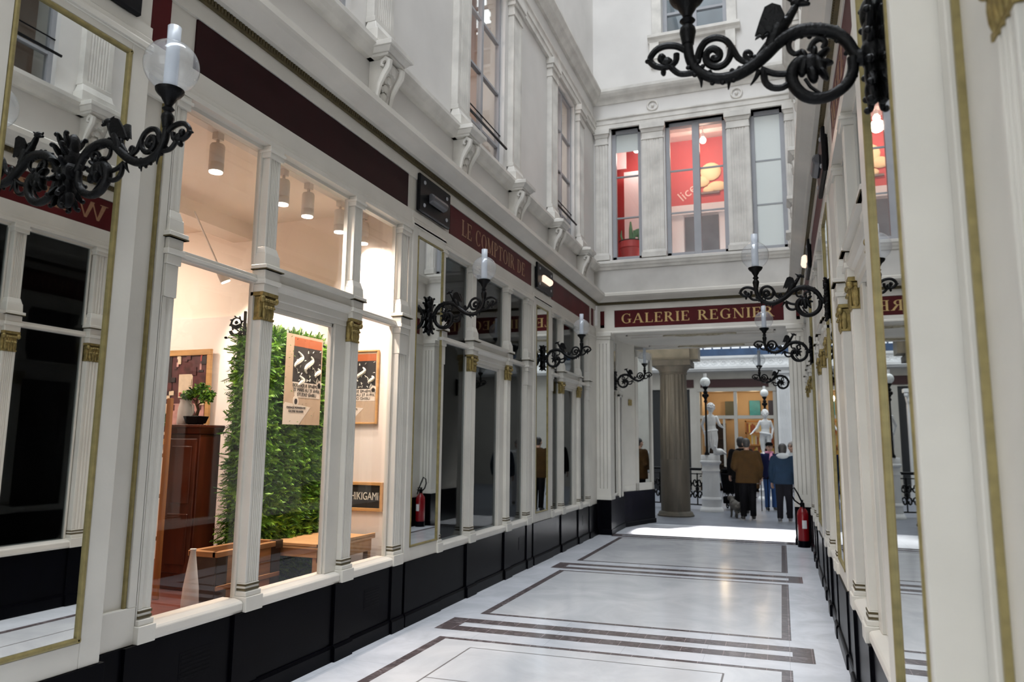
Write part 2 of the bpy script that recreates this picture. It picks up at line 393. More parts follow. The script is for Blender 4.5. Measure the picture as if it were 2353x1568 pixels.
def rail(T, name, u0, u1, d=0.0, zb=3.60):
    """head rail, sign frieze and cornice that run along a facade (cornice projects)"""
    m = MB(T)
    m.pr([(-0.14, zb), (d+0.018, zb), (d+0.018, zb+0.025), (d+0.006, zb+0.04), (d+0.006, zb+0.065), (d-0.004, zb+0.075), (d-0.004, 3.80), (-0.14, 3.80)], u0, u1)
    m.pr([(-0.14, 4.13), (d-0.002, 4.13), (d-0.002, 4.24), (-0.14, 4.24)], u0, u1)
    m.pr([(-0.14, 3.80), (d-0.022, 3.80), (d-0.022, 4.13), (-0.14, 4.13)], u0, u1)
    o = m.build(name, CREAM); return tag(o, kind='structure')
def cornice(T, name, u0, u1, d=0.0, mitre0=0.0, mitre1=0.0):
    W = struct(name)
    prof = [(-0.05, 4.285), (d+0.07, 4.285), (d+0.085, 4.30), (d+0.115, 4.315), (d+0.165, 4.345), (d+0.185, 4.365), (d+0.20, 4.375), (d+0.20, 4.425), (d+0.17, 4.445), (-0.05, 4.47)]
    n = len(prof); m = MB(T)
    vs = [(u0 + mitre0*max(0, p[0]), p[0], p[1]) for p in prof] + [(u1 - mitre1*max(0, p[0]), p[0], p[1]) for p in prof]
    m.add(vs, [(i, (i+1) % n, n+(i+1) % n, n+i) for i in range(n)] + [tuple(range(n))[::-1], tuple(range(n, 2*n))])
    m.build('cornice_moulding', CREAM2, W)
    t = MB(T); t.b(u0, u1, -0.05, d+0.025, 4.24, 4.285)
    k = int((u1-u0)/0.028)
    for i in range(k):
        a = u0 + (u1-u0)*(i+0.2)/k; t.b(a, a+0.016, d+0.02, d+0.034, 4.248, 4.283)
    t.build('dentil_band', DGILT, W)
    return W
def plinth(T, name, u0, u1, brk, d=0.012, vents=()):
    m = MB(T); zt = ZS-0.07
    m.b(u0, u1, -0.20, d, 0.0, zt)
    m.pr([(-0.2, 0.0), (d+0.022, 0.0), (d+0.022, 0.095), (d+0.012, 0.115), (-0.2, 0.115)], u0, u1)
    for a, b, dd in brk:
        m.b(a, b, -0.2, d+dd, 0.0, zt)
        m.pr([(-0.2, 0.0), (d+dd+0.022, 0.0), (d+dd+0.022, 0.095), (d+dd+0.012, 0.115), (-0.2, 0.115)], a-0.012, b+0.012)
    for a, b in vents:
        m.b(a, b, d, d+0.002, 0.27, 0.43)
        for i in range(6): m.b(a+0.012, b-0.012, d+0.002, d+0.004, 0.285+i*0.023, 0.297+i*0.023)
    o = m.build(name, BLACK, bevel=0.004); return tag(o, kind='structure')

# left facade
bay(TL, 'window_1', 3.15, 3.94, 5.01, 5.90, glass=GLASS)
bay(TL, 'window_2', 6.70, 7.455, 8.59, 9.46)
bay(TL, 'window_3', 10.50, 11.03, 12.05, 12.80)
rail(TL, 'trim_1', -7.0, 1.88); rail(TL, 'trim_2', 2.76, 5.95); rail(TL, 'trim_51', 6.66, 9.57); rail(TL, 'trim_52', 10.39, 13.3); rail(TL, 'trim_53', 5.95, 6.66, 0.002, 3.66); rail(TL, 'trim_54', 9.57, 10.39, 0.002, 3.66)
rail(TL, 'trim_3', 1.88, 2.76, 0.11, 3.66)
cornice(TL, 'trim_4', -7.0, 13.4, mitre1=1.0)
plinth(TL, 'baseboard_left', -7.0, 13.3, [(1.86, 2.78, 0.11), (2.98, 3.16, 0.02), (3.78, 4.01, 0.02), (4.86, 5.08, 0.02), (5.72, 5.91, 0.015), (5.96, 6.66, 0.012), (7.31, 7.54, 0.02), (8.44, 8.66, 0.02), (9.28, 9.47, 0.015), (9.56, 10.4, 0.012), (10.88, 11.08, 0.02), (11.88, 12.08, 0.02), (12.64, 12.82, 0.015)], vents=((3.37, 3.62), (5.3, 5.55), (9.0, 9.2), (12.2, 12.42)))
# right facade
bay(TR, 'window_4', 3.22, 3.55, 4.64, 5.62, endcap=True, endw=0.18)
bay(TR, 'window_5', 6.98, 7.12, 8.0, 8.85, endcap=True, startcap=False)
bay(TR, 'window_6', 10.45, 10.98, 11.6, 12.75, endcap=True)
bay(TR, 'window_7', -0.9, -0.5, 0.3, 1.60, endcap=True)
rail(TR, 'trim_5', -7.0, 2.06); rail(TR, 'trim_6', 2.90, 6.11); rail(TR, 'trim_55', 6.94, 9.51); rail(TR, 'trim_56', 10.39, 13.3); rail(TR, 'trim_57', 6.11, 6.94, 0.002, 3.66); rail(TR, 'trim_58', 9.51, 10.39, 0.002, 3.66)
rail(TR, 'trim_7', 2.06, 2.90, 0.11, 3.66)
cornice(TR, 'trim_8', -7.0, 13.4, mitre1=1.0)
plinth(TR, 'baseboard_right', -7.0, 13.3, [(2.04, 2.92, 0.11), (1.42, 1.62, 0.02), (3.12, 3.23, 0.02), (3.44, 3.66, 0.02), (4.51, 4.73, 0.02), (5.43, 5.63, 0.02), (6.1, 6.95, 0.012), (7.02, 7.22, 0.02), (7.9, 8.1, 0.02), (8.68, 8.86, 0.015), (9.5, 10.4, 0.012), (10.88, 11.08, 0.02), (11.5, 11.7, 0.02), (12.58, 12.76, 0.015)])
# plain wall strips between the bays (stiles)
def stiles(T, name, spans):
    m = MB(T)
    for a, b, d in spans: m.b(a, b, -0.14, d, ZS-0.07, 3.62)
    return tag(m.build(name, CREAM, bevel=0.004), kind='structure')
stiles(TL, 'wall_left', [(-7.0, 1.88, 0.0), (2.76, 3.07, -0.03), (3.05, 3.07, 0.0), (5.90, 5.95, 0.0), (6.66, 6.70, 0.0), (9.46, 9.57, 0.0), (10.39, 10.50, 0.0), (12.80, 13.3, 0.0)])
stiles(TR, 'wall_right', [(-7.0, -0.98, 0.0), (1.60, 2.06, -0.03), (2.90, 3.14, -0.03), (5.62, 6.11, 0.0), (8.85, 9.51, 0.0), (10.39, 10.45, 0.0), (12.75, 13.3, 0.0), (6.94, 6.98, 0.0)])
# recessed panels with a gilt edge beside the projecting mirrors
def gilt_panel(T, u0, u1, ug, name, label):
    o = thing(name, label, 'panel')
    m = MB(T); m.b(u0, u1, -0.03, 0.0, ZS-0.07, 0.74); m.b(u0, u1, -0.03, 0.0, 3.50, 3.62)
    if ug > (u0+u1)/2: m.b(ug+0.012, u1, -0.03, 0.0, 0.74, 3.50)
    else: m.b(u0, ug-0.012, -0.03, 0.0, 0.74, 3.50)
    m.build('frame', CREAM, o, bevel=0.003)
    MB(T).b(ug-0.008, ug+0.008, -0.03, -0.012, 0.74, 3.50).build('gilt_bead', GILT2, o)
    return o
gilt_panel(TL, 2.77, 3.06, 2.995, 'wall_panel', 'narrow cream wall panel with gilt bead beside the leafy shop window')
gilt_panel(TR, 1.62, 2.05, 1.965, 'wall_panel', 'cream wall panel with gilt bead nearest the camera, beside the white pier')

# mirrors set in the piers
def mirror_unit(T, u0, u1, o0, o1, d, label, z0=0.0, ztop=3.68, gw=0.022, zt=3.575):
    o = thing('pier_mirror', label, 'mirror')
    m = MB(T); zb = 0.67
    m.b(u0, o0, -0.14, d, ZS-0.07, ztop); m.b(o1, u1, -0.14, d, ZS-0.07, ztop)
    m.b(o0, o1, -0.14, d, ZS-0.07, zb); m.b(o0, o1, -0.14, d, zt, ztop)
    m.b(u0-0.004, u1+0.004, -0.14, d+0.008, ztop-0.03, ztop)
    m.build('pier_frame', CREAM, o, bevel=0.004)
    g = MB(T); k = d-0.006
    for a, b in ((o0, o0+gw), (o1-gw, o1)):
        g.pz([(a, k-0.02), (a, d+0.002), (a+gw*0.3, d+0.006), (a+gw*0.7, d+0.006), (b, d+0.002), (b, k-0.02)], zb, zt)
    for a, b in ((zb, zb+gw), (zt-gw, zt)):
        g.pr([(k-0.02, a), (d+0.002, a), (d+0.006, a+gw*0.3), (d+0.006, a+gw*0.7), (d+0.002, b), (k-0.02, b)], o0, o1)
    g.build('gilt_frame', GILT2, o)
    MB(T).b(o0+gw*0.6, o1-gw*0.6, d-0.05, d-0.008, zb+gw*0.6, zt-gw*0.6).build('mirror_glass', MIRROR, o)
    return o
mirror_unit(TL, 1.88, 2.76, 2.03, 2.645, 0.11, 'large gilt framed mirror on the pier nearest the camera, facing the leafy shop side', zt=3.61)
mirror_unit(TL, 5.95, 6.66, 6.05, 6.62, 0.012, 'tall mirror in the cream pier after the leafy shop, reflecting the red extinguisher', gw=0.016)
mirror_unit(TL, 9.57, 10.39, 9.68, 10.24, 0.012, 'narrow mirror in the second cream pier, under the lit black spotlight panel', gw=0.016)
mirror_unit(TR, 2.06, 2.92, 2.105, 2.73, 0.11, 'tall gilt framed mirror beside the big white pier, reflecting the red upper window', gw=0.018, zt=3.61)
mirror_unit(TR, 6.11, 6.94, 6.22, 6.90, 0.012, 'slim mirror edge with gilt strip behind the gilt capitals, seen edge on')
mirror_unit(TR, 9.51, 10.39, 9.62, 10.28, 0.012, 'farthest mirror along the wall with the extinguisher, seen edge on')

# sign boards in the frieze
def board(T, u0, u1, label, m, par_d=-0.022):
    o = MB(T).b(u0, u1, par_d, par_d+0.012, 3.805, 4.125).build('sign_board', m); return tag(o, label, 'sign')
SB1 = board(TL, 3.18, 5.86, 'blank dark oxblood sign board over the leafy shop', RED)
SB2 = board(TL, 6.80, 9.50, 'oxblood sign board with faded gold capitals, after the leafy shop', RED2)
SB3 = board(TL, 10.50, 12.84, 'plain dark red sign board over the last shop before the arch corner', RED2)
board(TL, 2.80, 2.98, 'short red sign strip behind the nearest lamp globe', RED2)
SB4 = board(TR, 3.20, 5.64, 'red sign board with faded gold letters, over the shop behind the white pier', RED2)
board(TR, 6.98, 9.40, 'red sign board over the second shop on the extinguisher side', RED2)
board(TR, 10.45, 12.84, 'red sign board over the last shop on the extinguisher side', RED2)
for T, u in ((TL, 13.02), (TR, 13.02)):
    board(T, u, u+0.12, 'small upright red block at the end of the frieze ' + ('on the leafy shop wall' if T is TL else 'on the extinguisher wall'), RED2)

# ------------------------------------------------------------------ upper storey along both sides
UZ0, UZ1 = 4.44, 18.0
WIN = [(3.75, 4.85), (7.22, 8.46), (10.75, 11.95)]
def upper(T, side, k0):
    m = MB(T); db, d0 = -0.40, -0.05
    segs = []; last = -7.0
    for a, b in WIN:
        m.b(last, a, db, d0, UZ0, UZ1); m.b(a, b, db, d0, UZ0, 5.06); m.b(a, b, db, d0, 7.60, UZ1); last = b
    m.b(last, 13.4 if side == 'left' else 13.4, db, d0, UZ0, UZ1)
    o = m.build('wall_upper_'+side, STONE); tag(o, kind='structure')
    s = MB(T)                                           # sill course and entablature
    s.pr([(d0, 4.90), (0.0, 4.90), (0.03, 4.93), (0.05, 4.96), (0.075, 4.985), (0.085, 4.99), (0.085, 5.03), (d0, 5.06)], -7.0, 13.4)
    s.pr([(d0, 7.66), (0.0, 7.66), (0.0, 7.76), (0.015, 7.765), (0.015, 7.86), (0.035, 7.88), (0.035, 7.90), (d0, 7.90)], -7.0, 13.4)
    s.pr([(d0, 8.28), (0.0, 8.28), (0.03, 8.33), (0.05, 8.36), (0.10, 8.38), (0.12, 8.42), (0.15, 8.46), (0.15, 8.50), (d0, 8.54)], -7.0, 13.4)
    tag(s.build('trim_%d' % k0, STONE2), kind='structure')
    for i, (a, b) in enumerate(WIN):
        W = struct('window_%d' % (k0+i))
        f = MB(T)
        for q in (a, b-0.05, (a+b)/2-0.03): f.b(q, q+(0.05 if q != (a+b)/2-0.03 else 0.06), -0.17, -0.11, 5.06, 7.60)
        for z in (5.06, 5.42, 6.15, 6.85, 7.55): f.b(a, b, -0.17, -0.115, z, z+0.05 if z in (5.06, 7.55) else z+0.03)
        f.build('window_frame', GREYFR, W)
        pane(T, W, a, b, 5.08, 7.58, -0.14, GLASS)
        rl = MB(T); rl.tube([(a-0.02, -0.02, 5.42), (b+0.02, -0.02, 5.42)], 0.016, 6); rl.tube([(a, -0.105, 5.60), (b, -0.105, 5.60)], 0.008, 6); rl.build('guard_rail', IRONM, W)
        rm = MB(T)
        rm.b(a-0.3, b+0.3, -1.62, -1.60, 4.9, 7.9); rm.b(a-0.3, b+0.3, -1.62, -0.40, 4.88, 4.90); rm.b(a-0.3, b+0.3, -1.62, -0.40, 7.9, 7.92)
        rm.b(a-0.32, a-0.3, -1.62, -0.40, 4.9, 7.9); rm.b(b+0.3, b+0.32, -1.62, -0.40, 4.9, 7.9)
        rm.build('room_behind', PEACHIN, W)
        if side == 'left':
            l = bpy.data.lights.new('room_light', 'POINT'); l.energy = 26; l.color = (1, 0.86, 0.78); l.shadow_soft_size = 0.3
            lo = bpy.data.objects.new('room_light', l); lo.location = T(a-0.12, -0.75, 6.6); C.objects.link(lo); lo['kind'] = 'helper'
    for c in (3.5, 5.25, 7.0, 8.75, 10.5, 12.2):
        p = MB(T); w = 0.17
        p.b(c-w-0.03, c+w+0.03, d0, 0.09, 5.03, 5.14); p.taper(c-w-0.02, c+w+0.02, d0, 0.07, 5.14, 5.22, -0.015, -0.02)
        p.b(c-w-0.008, c+w+0.008, d0, 0.045, 5.22, 5.27)
        p.pz(fluted(c-w, c+w, d0, 0.03, 7, 0.010), 5.27, 7.36)
        p.b(c-w-0.012, c+w+0.012, d0, 0.045, 7.36, 7.40); p.b(c-w-0.005, c+w+0.005, d0, 0.035, 7.40, 7.50)
        p.b(c-w-0.03, c+w+0.03, d0, 0.06, 7.50, 7.56); p.b(c-w-0.045, c+w+0.045, d0, 0.08, 7.56, 7.66)
        NW[side].append(tag(p.build('wall_pilaster', STONE2, bevel=0.003), kind='structure'))
        console(T, c, side)
NW = {'left': [], 'right': []}; NCON = {'left': 0, 'right': 0}
PEACHIN = mat('pale_room_wall', (0.50, 0.38, 0.32), 0.7, noise=0.25, nscale=0.7)
CON_L = ['first', 'second', 'third', 'fourth', 'fifth', 'sixth']
def console(T, c, side):
    i = NCON[side]; NCON[side] += 1
    where = 'on the ledge above the leafy shop wall' if side == 'left' else 'on the ledge above the extinguisher wall'
    o = thing('console_bracket', '%s carved console from the camera %s' % (CON_L[i], where), 'bracket', group='carved consoles ' + where)
    b = MB(T); w = 0.13
    prof = [(-0.05, 4.47), (0.015, 4.47), (0.03, 4.52), (0.035, 4.60), (0.06, 4.68), (0.10, 4.75), (0.13, 4.80), (0.145, 4.86), (0.12, 4.90), (-0.05, 4.90)]
    b.pr(prof, c-w+0.04, c+w-0.04)
    b.build('body', STONE2, o, bevel=0.004)
    for sgn in (-1, 1):
        v = MB(T); u = c+sgn*(w-0.02)
        pts = [(0.045, 4.48), (0.055, 4.56), (0.075, 4.66), (0.115, 4.74), (0.155, 4.80), (0.165, 4.855), (0.13, 4.885), (0.095, 4.865), (0.09, 4.83), (0.115, 4.82)]
        v.tube([(u, d, z) for d, z in pts], [0.018, 0.02, 0.024, 0.028, 0.032, 0.03, 0.026, 0.022, 0.018, 0.012], 8)
        v.build('volute', STONE2, o, smooth=True)
    lf = MB(T)
    for k in range(5):
        t = k/4; lf.ball((c, 0.05+0.09*t*t, 4.52+0.30*t), (0.045, 0.018, 0.04), 8, 6)
        for sgn in (-1, 1): lf.ball((c+sgn*0.04, 0.042+0.09*t*t, 4.50+0.30*t), (0.022, 0.014, 0.032), 6, 5)
    lf.build('leaf_carving', STONE2, o, smooth=True)
    cp = MB(T)
    cp.b(c-w-0.02, c+w+0.02, -0.05, 0.17, 4.90, 4.925); cp.taper(c-w-0.03, c+w+0.03, -0.05, 0.185, 4.925, 4.965, 0.03, 0.03)
    cp.b(c-w-0.075, c+w+0.075, -0.05, 0.23, 4.965, 5.01); cp.taper(c-w-0.06, c+w+0.06, -0.05, 0.20, 5.01, 5.04, -0.05, -0.06)
    cp.build('cap', STONE2, o, bevel=0.003)
    return o
upper(TL, 'left', 11); upper(TR, 'right', 21)
# ------------------------------------------------------------------ end wall over the arch
REDW = mat('red_room_wall', (0.58, 0.085, 0.09), 0.6, noise=0.12, nscale=1.5)
WHITEW = mat('white_room_paint', (0.78, 0.77, 0.77), 0.6, noise=0.06, nscale=1)
BLIND = mat('white_blind', (0.93, 0.935, 0.94), 0.7, noise=0.02, nscale=2)
BLIND.node_tree.nodes['Principled BSDF'].inputs['Roughness'].default_value = 0.8
CEILP = mat('room_ceiling', (0.62, 0.50, 0.48), 0.7, noise=0.2, nscale=2)
WINS = [(-2.90, -2.32), (-1.86, -0.74), (-0.32, 0.27)]
m = MB(TE); dB, D0 = -0.40, 0.0
m.m = 1; m.b(-3.25, 0.48, dB, D0, 4.44, 5.10); m.m = 0  # lower band takes a darker, more mottled colour than the wall above
last = -3.25
for a, b in WINS:
    m.b(last, a, dB, D0, 5.10, 7.74); last = b
m.b(last, 0.48, dB, D0, 5.10, 7.74)
m.b(-3.25, 0.48, dB, D0, 7.74, 9.55); m.b(-3.25, -1.88, dB, D0, 9.55, 11.5); m.b(-0.66, 0.48, dB, D0, 9.55, 11.5); m.b(-3.25, 0.48, dB, D0, 11.5, 18.0)
tag(m.build('wall_end', [STONE, mat('darker_wall_band', (0.56, 0.545, 0.52), 0.6, noise=0.2, nscale=1.4)]), kind='structure')
s = MB(TE)
s.pr([(-0.01, 4.92), (0.02, 4.92), (0.035, 4.96), (0.06, 4.98), (0.075, 5.02), (0.09, 5.03), (0.09, 5.08), (-0.01, 5.11)], -3.2, 0.43)
s.pr([(-0.40, 7.74), (0.05, 7.74), (0.05, 7.82), (0.062, 7.83), (0.062, 7.91), (0.085, 7.93), (0.085, 7.96), (-0.01, 7.97)], -3.2, 0.43)
s.pr([(-0.01, 8.26), (0.02, 8.26), (0.04, 8.31), (0.06, 8.34), (0.12, 8.37), (0.16, 8.42), (0.18, 8.46), (0.18, 8.52), (-0.01, 8.56)], -3.2, 0.43)
for u in (-2.08, -0.53):
    s.tube([(u+0.095*math.cos(a*PI/8), 0.015, 8.11+0.095*math.sin(a*PI/8)) for a in range(17)], 0.02, 6)
    s.ball((u, 0.012, 8.11), (0.035, 0.03, 0.035), 8, 6)
tag(s.build('trim_31', STONE2, bevel=0.002), kind='structure')
for c, w in ((-3.08, 0.12), (-2.09, 0.20), (-0.53, 0.20), (0.36, 0.08)):
    p = MB(TE)
    p.b(c-w-0.03, c+w+0.03, D0, 0.085, 5.10, 5.20); p.taper(c-w-0.015, c+w+0.015, D0, 0.06, 5.20, 5.25, -0.008, -0.01)
    p.pz(fluted(c-w, c+w, D0, 0.05, 6 if w > 0.15 else 3, 0.009), 5.25, 7.42)
    p.b(c-w-0.012, c+w+0.012, D0, 0.062, 7.42, 7.455); p.b(c-w, c+w, D0, 0.05, 7.455, 7.56); p.taper(c-w-0.005, c+w+0.005, D0, 0.06, 7.56, 7.63, 0.025, 0.02)
    p.b(c-w-0.04, c+w+0.04, D0, 0.10, 7.63, 7.74)
    tag(p.build('wall_pilaster', STONE2, bevel=0.003), kind='structure')
def end_window(name, a, b, mull=False):
    W = struct(name); f = MB(TE); k = 0.075
    for q0, q1 in ((a, a+k), (b-k, b)): f.b(q0, q1, -0.20, -0.10, 5.11, 7.74)
    f.b(a, b, -0.20, -0.10, 5.11, 5.11+k); f.b(a, b, -0.20, -0.10, 7.66, 7.74)
    if mull: f.b((a+b)/2-0.065, (a+b)/2+0.065, -0.21, -0.08, 5.11, 7.70)
    for z in (5.95, 6.78): f.b(a, b, -0.175, -0.135, z, z+0.03)
    f.build('window_frame', GREYFR, W, bevel=0.003)
    pane(TE, W, a, b, 5.15, 7.70, -0.135, GLASS)
    return W
end_window('window_31', *WINS[0]); end_window('window_32', *WINS[1], mull=True); W33 = end_window('window_33', *WINS[2])
MB(TE).b(-0.25, 0.20, -0.15, -0.145, 5.18, 7.67).build('roller_blind', BLIND, W33)
# upper storey window
W = struct('window_34'); f = MB(TE)
for q0, q1 in ((-1.88, -1.80), (-0.74, -0.66), (-1.31, -1.23)): f.b(q0, q1, -0.30, -0.20, 9.55, 11.5)
for z in (9.55, 10.05, 10.55, 11.05): f.b(-1.88, -0.66, -0.29, -0.21, z, z+0.05)
f.build('window_frame', GREYFR, W); pane(TE, W, -1.88, -0.66, 9.55, 11.5, -0.25, GLASS)
bk = MB(TE); bk.b(-2.2, -0.3, -1.5, -1.48, 9.3, 11.5); bk.b(-2.2, -0.3, -1.48, -0.4, 9.28, 9.30)
bk.build('room_behind', mat('dim_upper_room', (0.16, 0.20, 0.24), 0.5, noise=0.5, nscale=1.2), W)
su = MB(TE)
su.b(-2.06, -1.88, D0, 0.06, 9.50, 11.5); su.b(-0.66, -0.48, D0, 0.06, 9.50, 11.5)
su.pr([(0, 9.36), (0.08, 9.36), (0.10, 9.41), (0.15, 9.44), (0.15, 9.50), (0, 9.52)], -2.14, -0.42)
for u in (-2.02, -0.60):
    su.b(u-0.09, u+0.09, D0, 0.09, 9.02, 9.36); su.taper(u-0.07, u+0.07, D0, 0.05, 8.86, 9.02, 0.01, 0.02)
su.build('surround', STONE2, W, bevel=0.004)
# sign frieze, cornice
rl = MB(TE)
rl.b(-3.2, 0.43, -0.14, -0.022, 3.80, 4.13); rl.b(-3.2, 0.43, -0.14, -0.002, 4.13, 4.24)
rl.pr([(-0.2, 3.695), (0.012, 3.695), (0.012, 3.72), (0.0, 3.735), (0.0, 3.80), (-0.2, 3.80)], -3.2, 0.43)
for a, b in ((-3.2, -3.14), (-3.06, -2.87), (0.13, 0.33), (0.39, 0.43)): rl.b(a, b, -0.14, -0.002, 3.80, 4.13)
tag(rl.build('trim_32', CREAM2, bevel=0.002), kind='structure')
cornice(TE, 'trim_33', -3.2, 0.43, mitre0=-1.0, mitre1=1.0)
o = MB(TE).b(-2.865, 0.128, -0.022, -0.008, 3.805, 4.125).build('sign_board', RED2); SBE = tag(o, 'wide red sign board with large gold capitals over the arch', 'sign')
for a, b, t in ((-3.14, -3.06, 'before the gold capitals'), (0.33, 0.39, 'after the gold capitals')):
    tag(MB(TE).b(a, b, -0.022, -0.010, 3.805, 4.125).build('sign_block', RED2), 'small upright red block ' + t + ' on the arch frieze', 'sign')
# arch pilasters
def arch_pilaster(u0, u1, tag_n):
    p = MB(TE); d1 = 0.09
    p.b(u0, u1, -0.25, d1-0.03, ZS+0.06, 3.58); w = u1-u0
    p.b(u0, u1, d1-0.03, d1, 3.49, 3.58); p.b(u0, u1, d1-0.03, d1, ZS+0.06, ZS+0.20)
    n = 4; g = 0.011; bw = (w-(n-1)*g)/n
    for i in range(n): p.b(u0+i*(bw+g), u0+i*(bw+g)+bw, d1-0.03, d1, ZS+0.20, 3.49)
    p.b(u0-0.015, u1+0.015, -0.25, d1+0.02, 3.58, 3.63); p.b(u0-0.03, u1+0.03, -0.25, d1+0.04, 3.63, 3.70)
    p.b(u0-0.01, u1+0.01, -0.25, d1+0.012, ZS+0.0, ZS+0.07)
    tag(p.build('wall_pilaster', CREAM, bevel=0.002), kind='structure')
    q = MB(TE); q.b(u0-0.008, u1+0.008, -0.25, d1+0.014, 0, ZS); q.b(u0-0.02, u1+0.02, -0.25, d1+0.03, 0, 0.10)
    tag(q.build('baseboard_'+tag_n, BLACK, bevel=0.004), kind='structure')
arch_pilaster(-3.2, -2.94, 'arch_west'); arch_pilaster(0.18, 0.43, 'arch_east')
# vestibule behind the arch: side walls, ceiling with mouldings
v = MB()
v.b(-3.45, -2.98, 13.65, 14.64, ZS, 3.70); v.b(0.24, 0.6, 13.65, 15.95, ZS, 3.70)
v.b(-3.6, -3.0, 14.64, 15.95, ZS, 3.70)
tag(v.build('wall_vestibule', CREAM, bevel=0.003), kind='structure')
v = MB(); v.b(-3.45, -2.955, 13.65, 14.62, 0, ZS+0.03); v.b(0.22, 0.6, 13.65, 15.95, 0, ZS+0.03); v.b(-3.6, -2.98, 14.62, 15.95, 0, ZS)
v.b(-3.45, -2.94, 13.65, 14.62, 0, 0.1)
tag(v.build('baseboard_vestibule', BLACK, bevel=0.004), kind='structure')
c = MB(); c.b(-3.3, 0.55, 13.41, 16.0, 3.70, 3.86)
tag(c.build('ceiling_vestibule', CREAM2), kind='structure')
c = MB()
for (x0, x1, y0, y1) in ((-2.72, -0.02, 13.75, 14.10), (-2.55, -0.05, 15.35, 15.75)):
    c.m = 1
    for a in (x0, x1-0.03): c.b(a, a+0.03, y0, y1, 3.682, 3.702)
    for a in (y0, y1-0.03): c.b(x0, x1, a, a+0.03, 3.682, 3.702)
    c.m = 0
    xm, ym = (x0+x1)/2, (y0+y1)/2
    for sg in (-1, 1):
        for k in range(3):
            R = 0.12+0.12*k
            c.tube([(xm+sg*(0.08+k*0.13+R*0.9*math.cos(t*PI/8)), ym+0.10*math.sin(t*PI/8)*(1 if k % 2 else -1), 3.685) for t in range(9)], 0.016, 6)
    for k in range(9): c.ball((xm-0.4+0.1*k, ym, 3.69), (0.05, 0.04, 0.022), 8, 5)
tag(c.build('trim_34', [mat('soffit_carving', (0.40, 0.35, 0.24), 0.5, noise=0.3, nscale=12), CREAM2], smooth=True), kind='structure')
# shop door and mirror in the vestibule's west side
def west(u, d, z): return (-2.98 + d, u, z)
o = thing('vestibule_mirror', 'narrow dark mirror strip just inside the arch, behind the small wall lamp', 'mirror')
g = MB(west); g.b(13.70, 13.74, 0, 0.02, ZS+0.05, 3.62); g.b(14.00, 14.04, 0, 0.02, ZS+0.05, 3.62); g.b(13.70, 14.04, 0, 0.02, 3.58, 3.62); g.b(13.70, 14.04, 0, 0.02, ZS+0.05, ZS+0.09)
g.build('frame', CREAM, o, bevel=0.002); MB(west).b(13.73, 14.01, 0, 0.008, ZS+0.08, 3.59).build('mirror_glass', MIRROR, o)
o = tag(empty('door_1'), kind='structure')
g = MB(west); g.b(14.10, 14.16, 0, 0.05, ZS, 2.6); g.b(14.34, 14.40, 0, 0.05, ZS, 2.6); g.b(14.10, 14.40, 0, 0.05, 2.55, 2.66); g.b(14.08, 14.42, 0, 0.08, 2.66, 2.72); g.build('frame', CREAM, o, bevel=0.003)
MB(west).b(14.16, 14.34, 0, 0.02, ZS+0.02, 2.55).build('pane', DARKIN, o)
# splayed pier with a mirror at the mouth of the hall
P0, P1 = Vector((-3.0, 14.66, 0)), Vector((-2.60, 15.92, 0)); dv = (P1-P0).normalized(); nv = Vector((dv.y, -dv.x, 0)); LP = (P1-P0).length
def sp(u, d, z): q = P0 + dv*u + nv*d; return (q.x, q.y, z)
o = thing('splayed_mirror_pier', 'slanted cream pier with tall mirror showing the brown jacket man, left of the stone column', 'pier')
g = MB(sp); g.b(0, LP*0.42, -0.3, 0.0, 0.69, 3.70); g.b(LP*0.42, LP*0.50, -0.3, 0.02, 0.69, 3.60); g.b(LP-0.09, LP, -0.3, 0.02, 0.69, 3.60); g.b(LP*0.42, LP, -0.3, 0.02, 0.69, 0.84); g.b(LP*0.42, LP, -0.3, 0.02, 3.45, 3.60)
g.b(0.02, LP*0.40, -0.3, 0.014, 0.69, 0.80); g.build('pier_frame', CREAM, o, bevel=0.003)
MB(sp).b(LP*0.49, LP-0.08, -0.05, -0.01, 0.82, 3.47).build('mirror_glass', MIRROR, o)
g = MB(sp); g.b(-0.02, LP+0.02, -0.32, 0.03, 0, 0.69); g.b(-0.02, LP+0.03, -0.32, 0.05, 0, 0.09); g.build('black_base', BLACK, o, bevel=0.004)
g = MB(sp); g.b(LP*0.20, LP*0.28, 0.0, 0.03, 2.42, 2.54); g.build('gilt_capital', GILT, o)

# ------------------------------------------------------------------ red room over the arch
W = struct('wall_red_room'); YB = 15.2
r = MB(); r.m = 0
r.b(-3.2, 0.42, YB, YB+0.05, 4.9, 8.2); r.b(-3.24, -3.2, 13.82, YB, 4.9, 8.2); r.b(0.42, 0.46, 13.82, YB, 4.9, 8.2)
r.m = 1; r.b(-2.12, 0.42, YB-0.03, YB, 4.9, 6.42); r.b(-2.16, 0.42, YB-0.10, YB, 6.42, 6.62); r.b(-2.95, -2.30, YB-0.3, YB-0.26, 4.9, 7.42); r.b(-3.2, -2.9, YB-0.3, YB-0.26, 7.5, 8.2); r.b(-2.55, -2.3, YB-0.3, YB-0.26, 7.75, 8.2)
r.m = 2; r.b(-3.24, 0.46, 13.82, YB+0.05, 8.08, 8.12); r.b(-3.2, 0.42, 14.5, 14.7, 7.98, 8.08)
r.m = 3; r.b(-3.24, 0.46, 13.82, YB+0.05, 4.86, 4.90)
r.build('red_room_walls', [REDW, WHITEW, CEILP, mat('room_floor', (0.25, 0.18, 0.14), 0.5)], W)
MB(TE).b(-2.83, -2.39, -0.15, -0.145, 7.30, 7.67).build('roller_blind', BLIND, W)
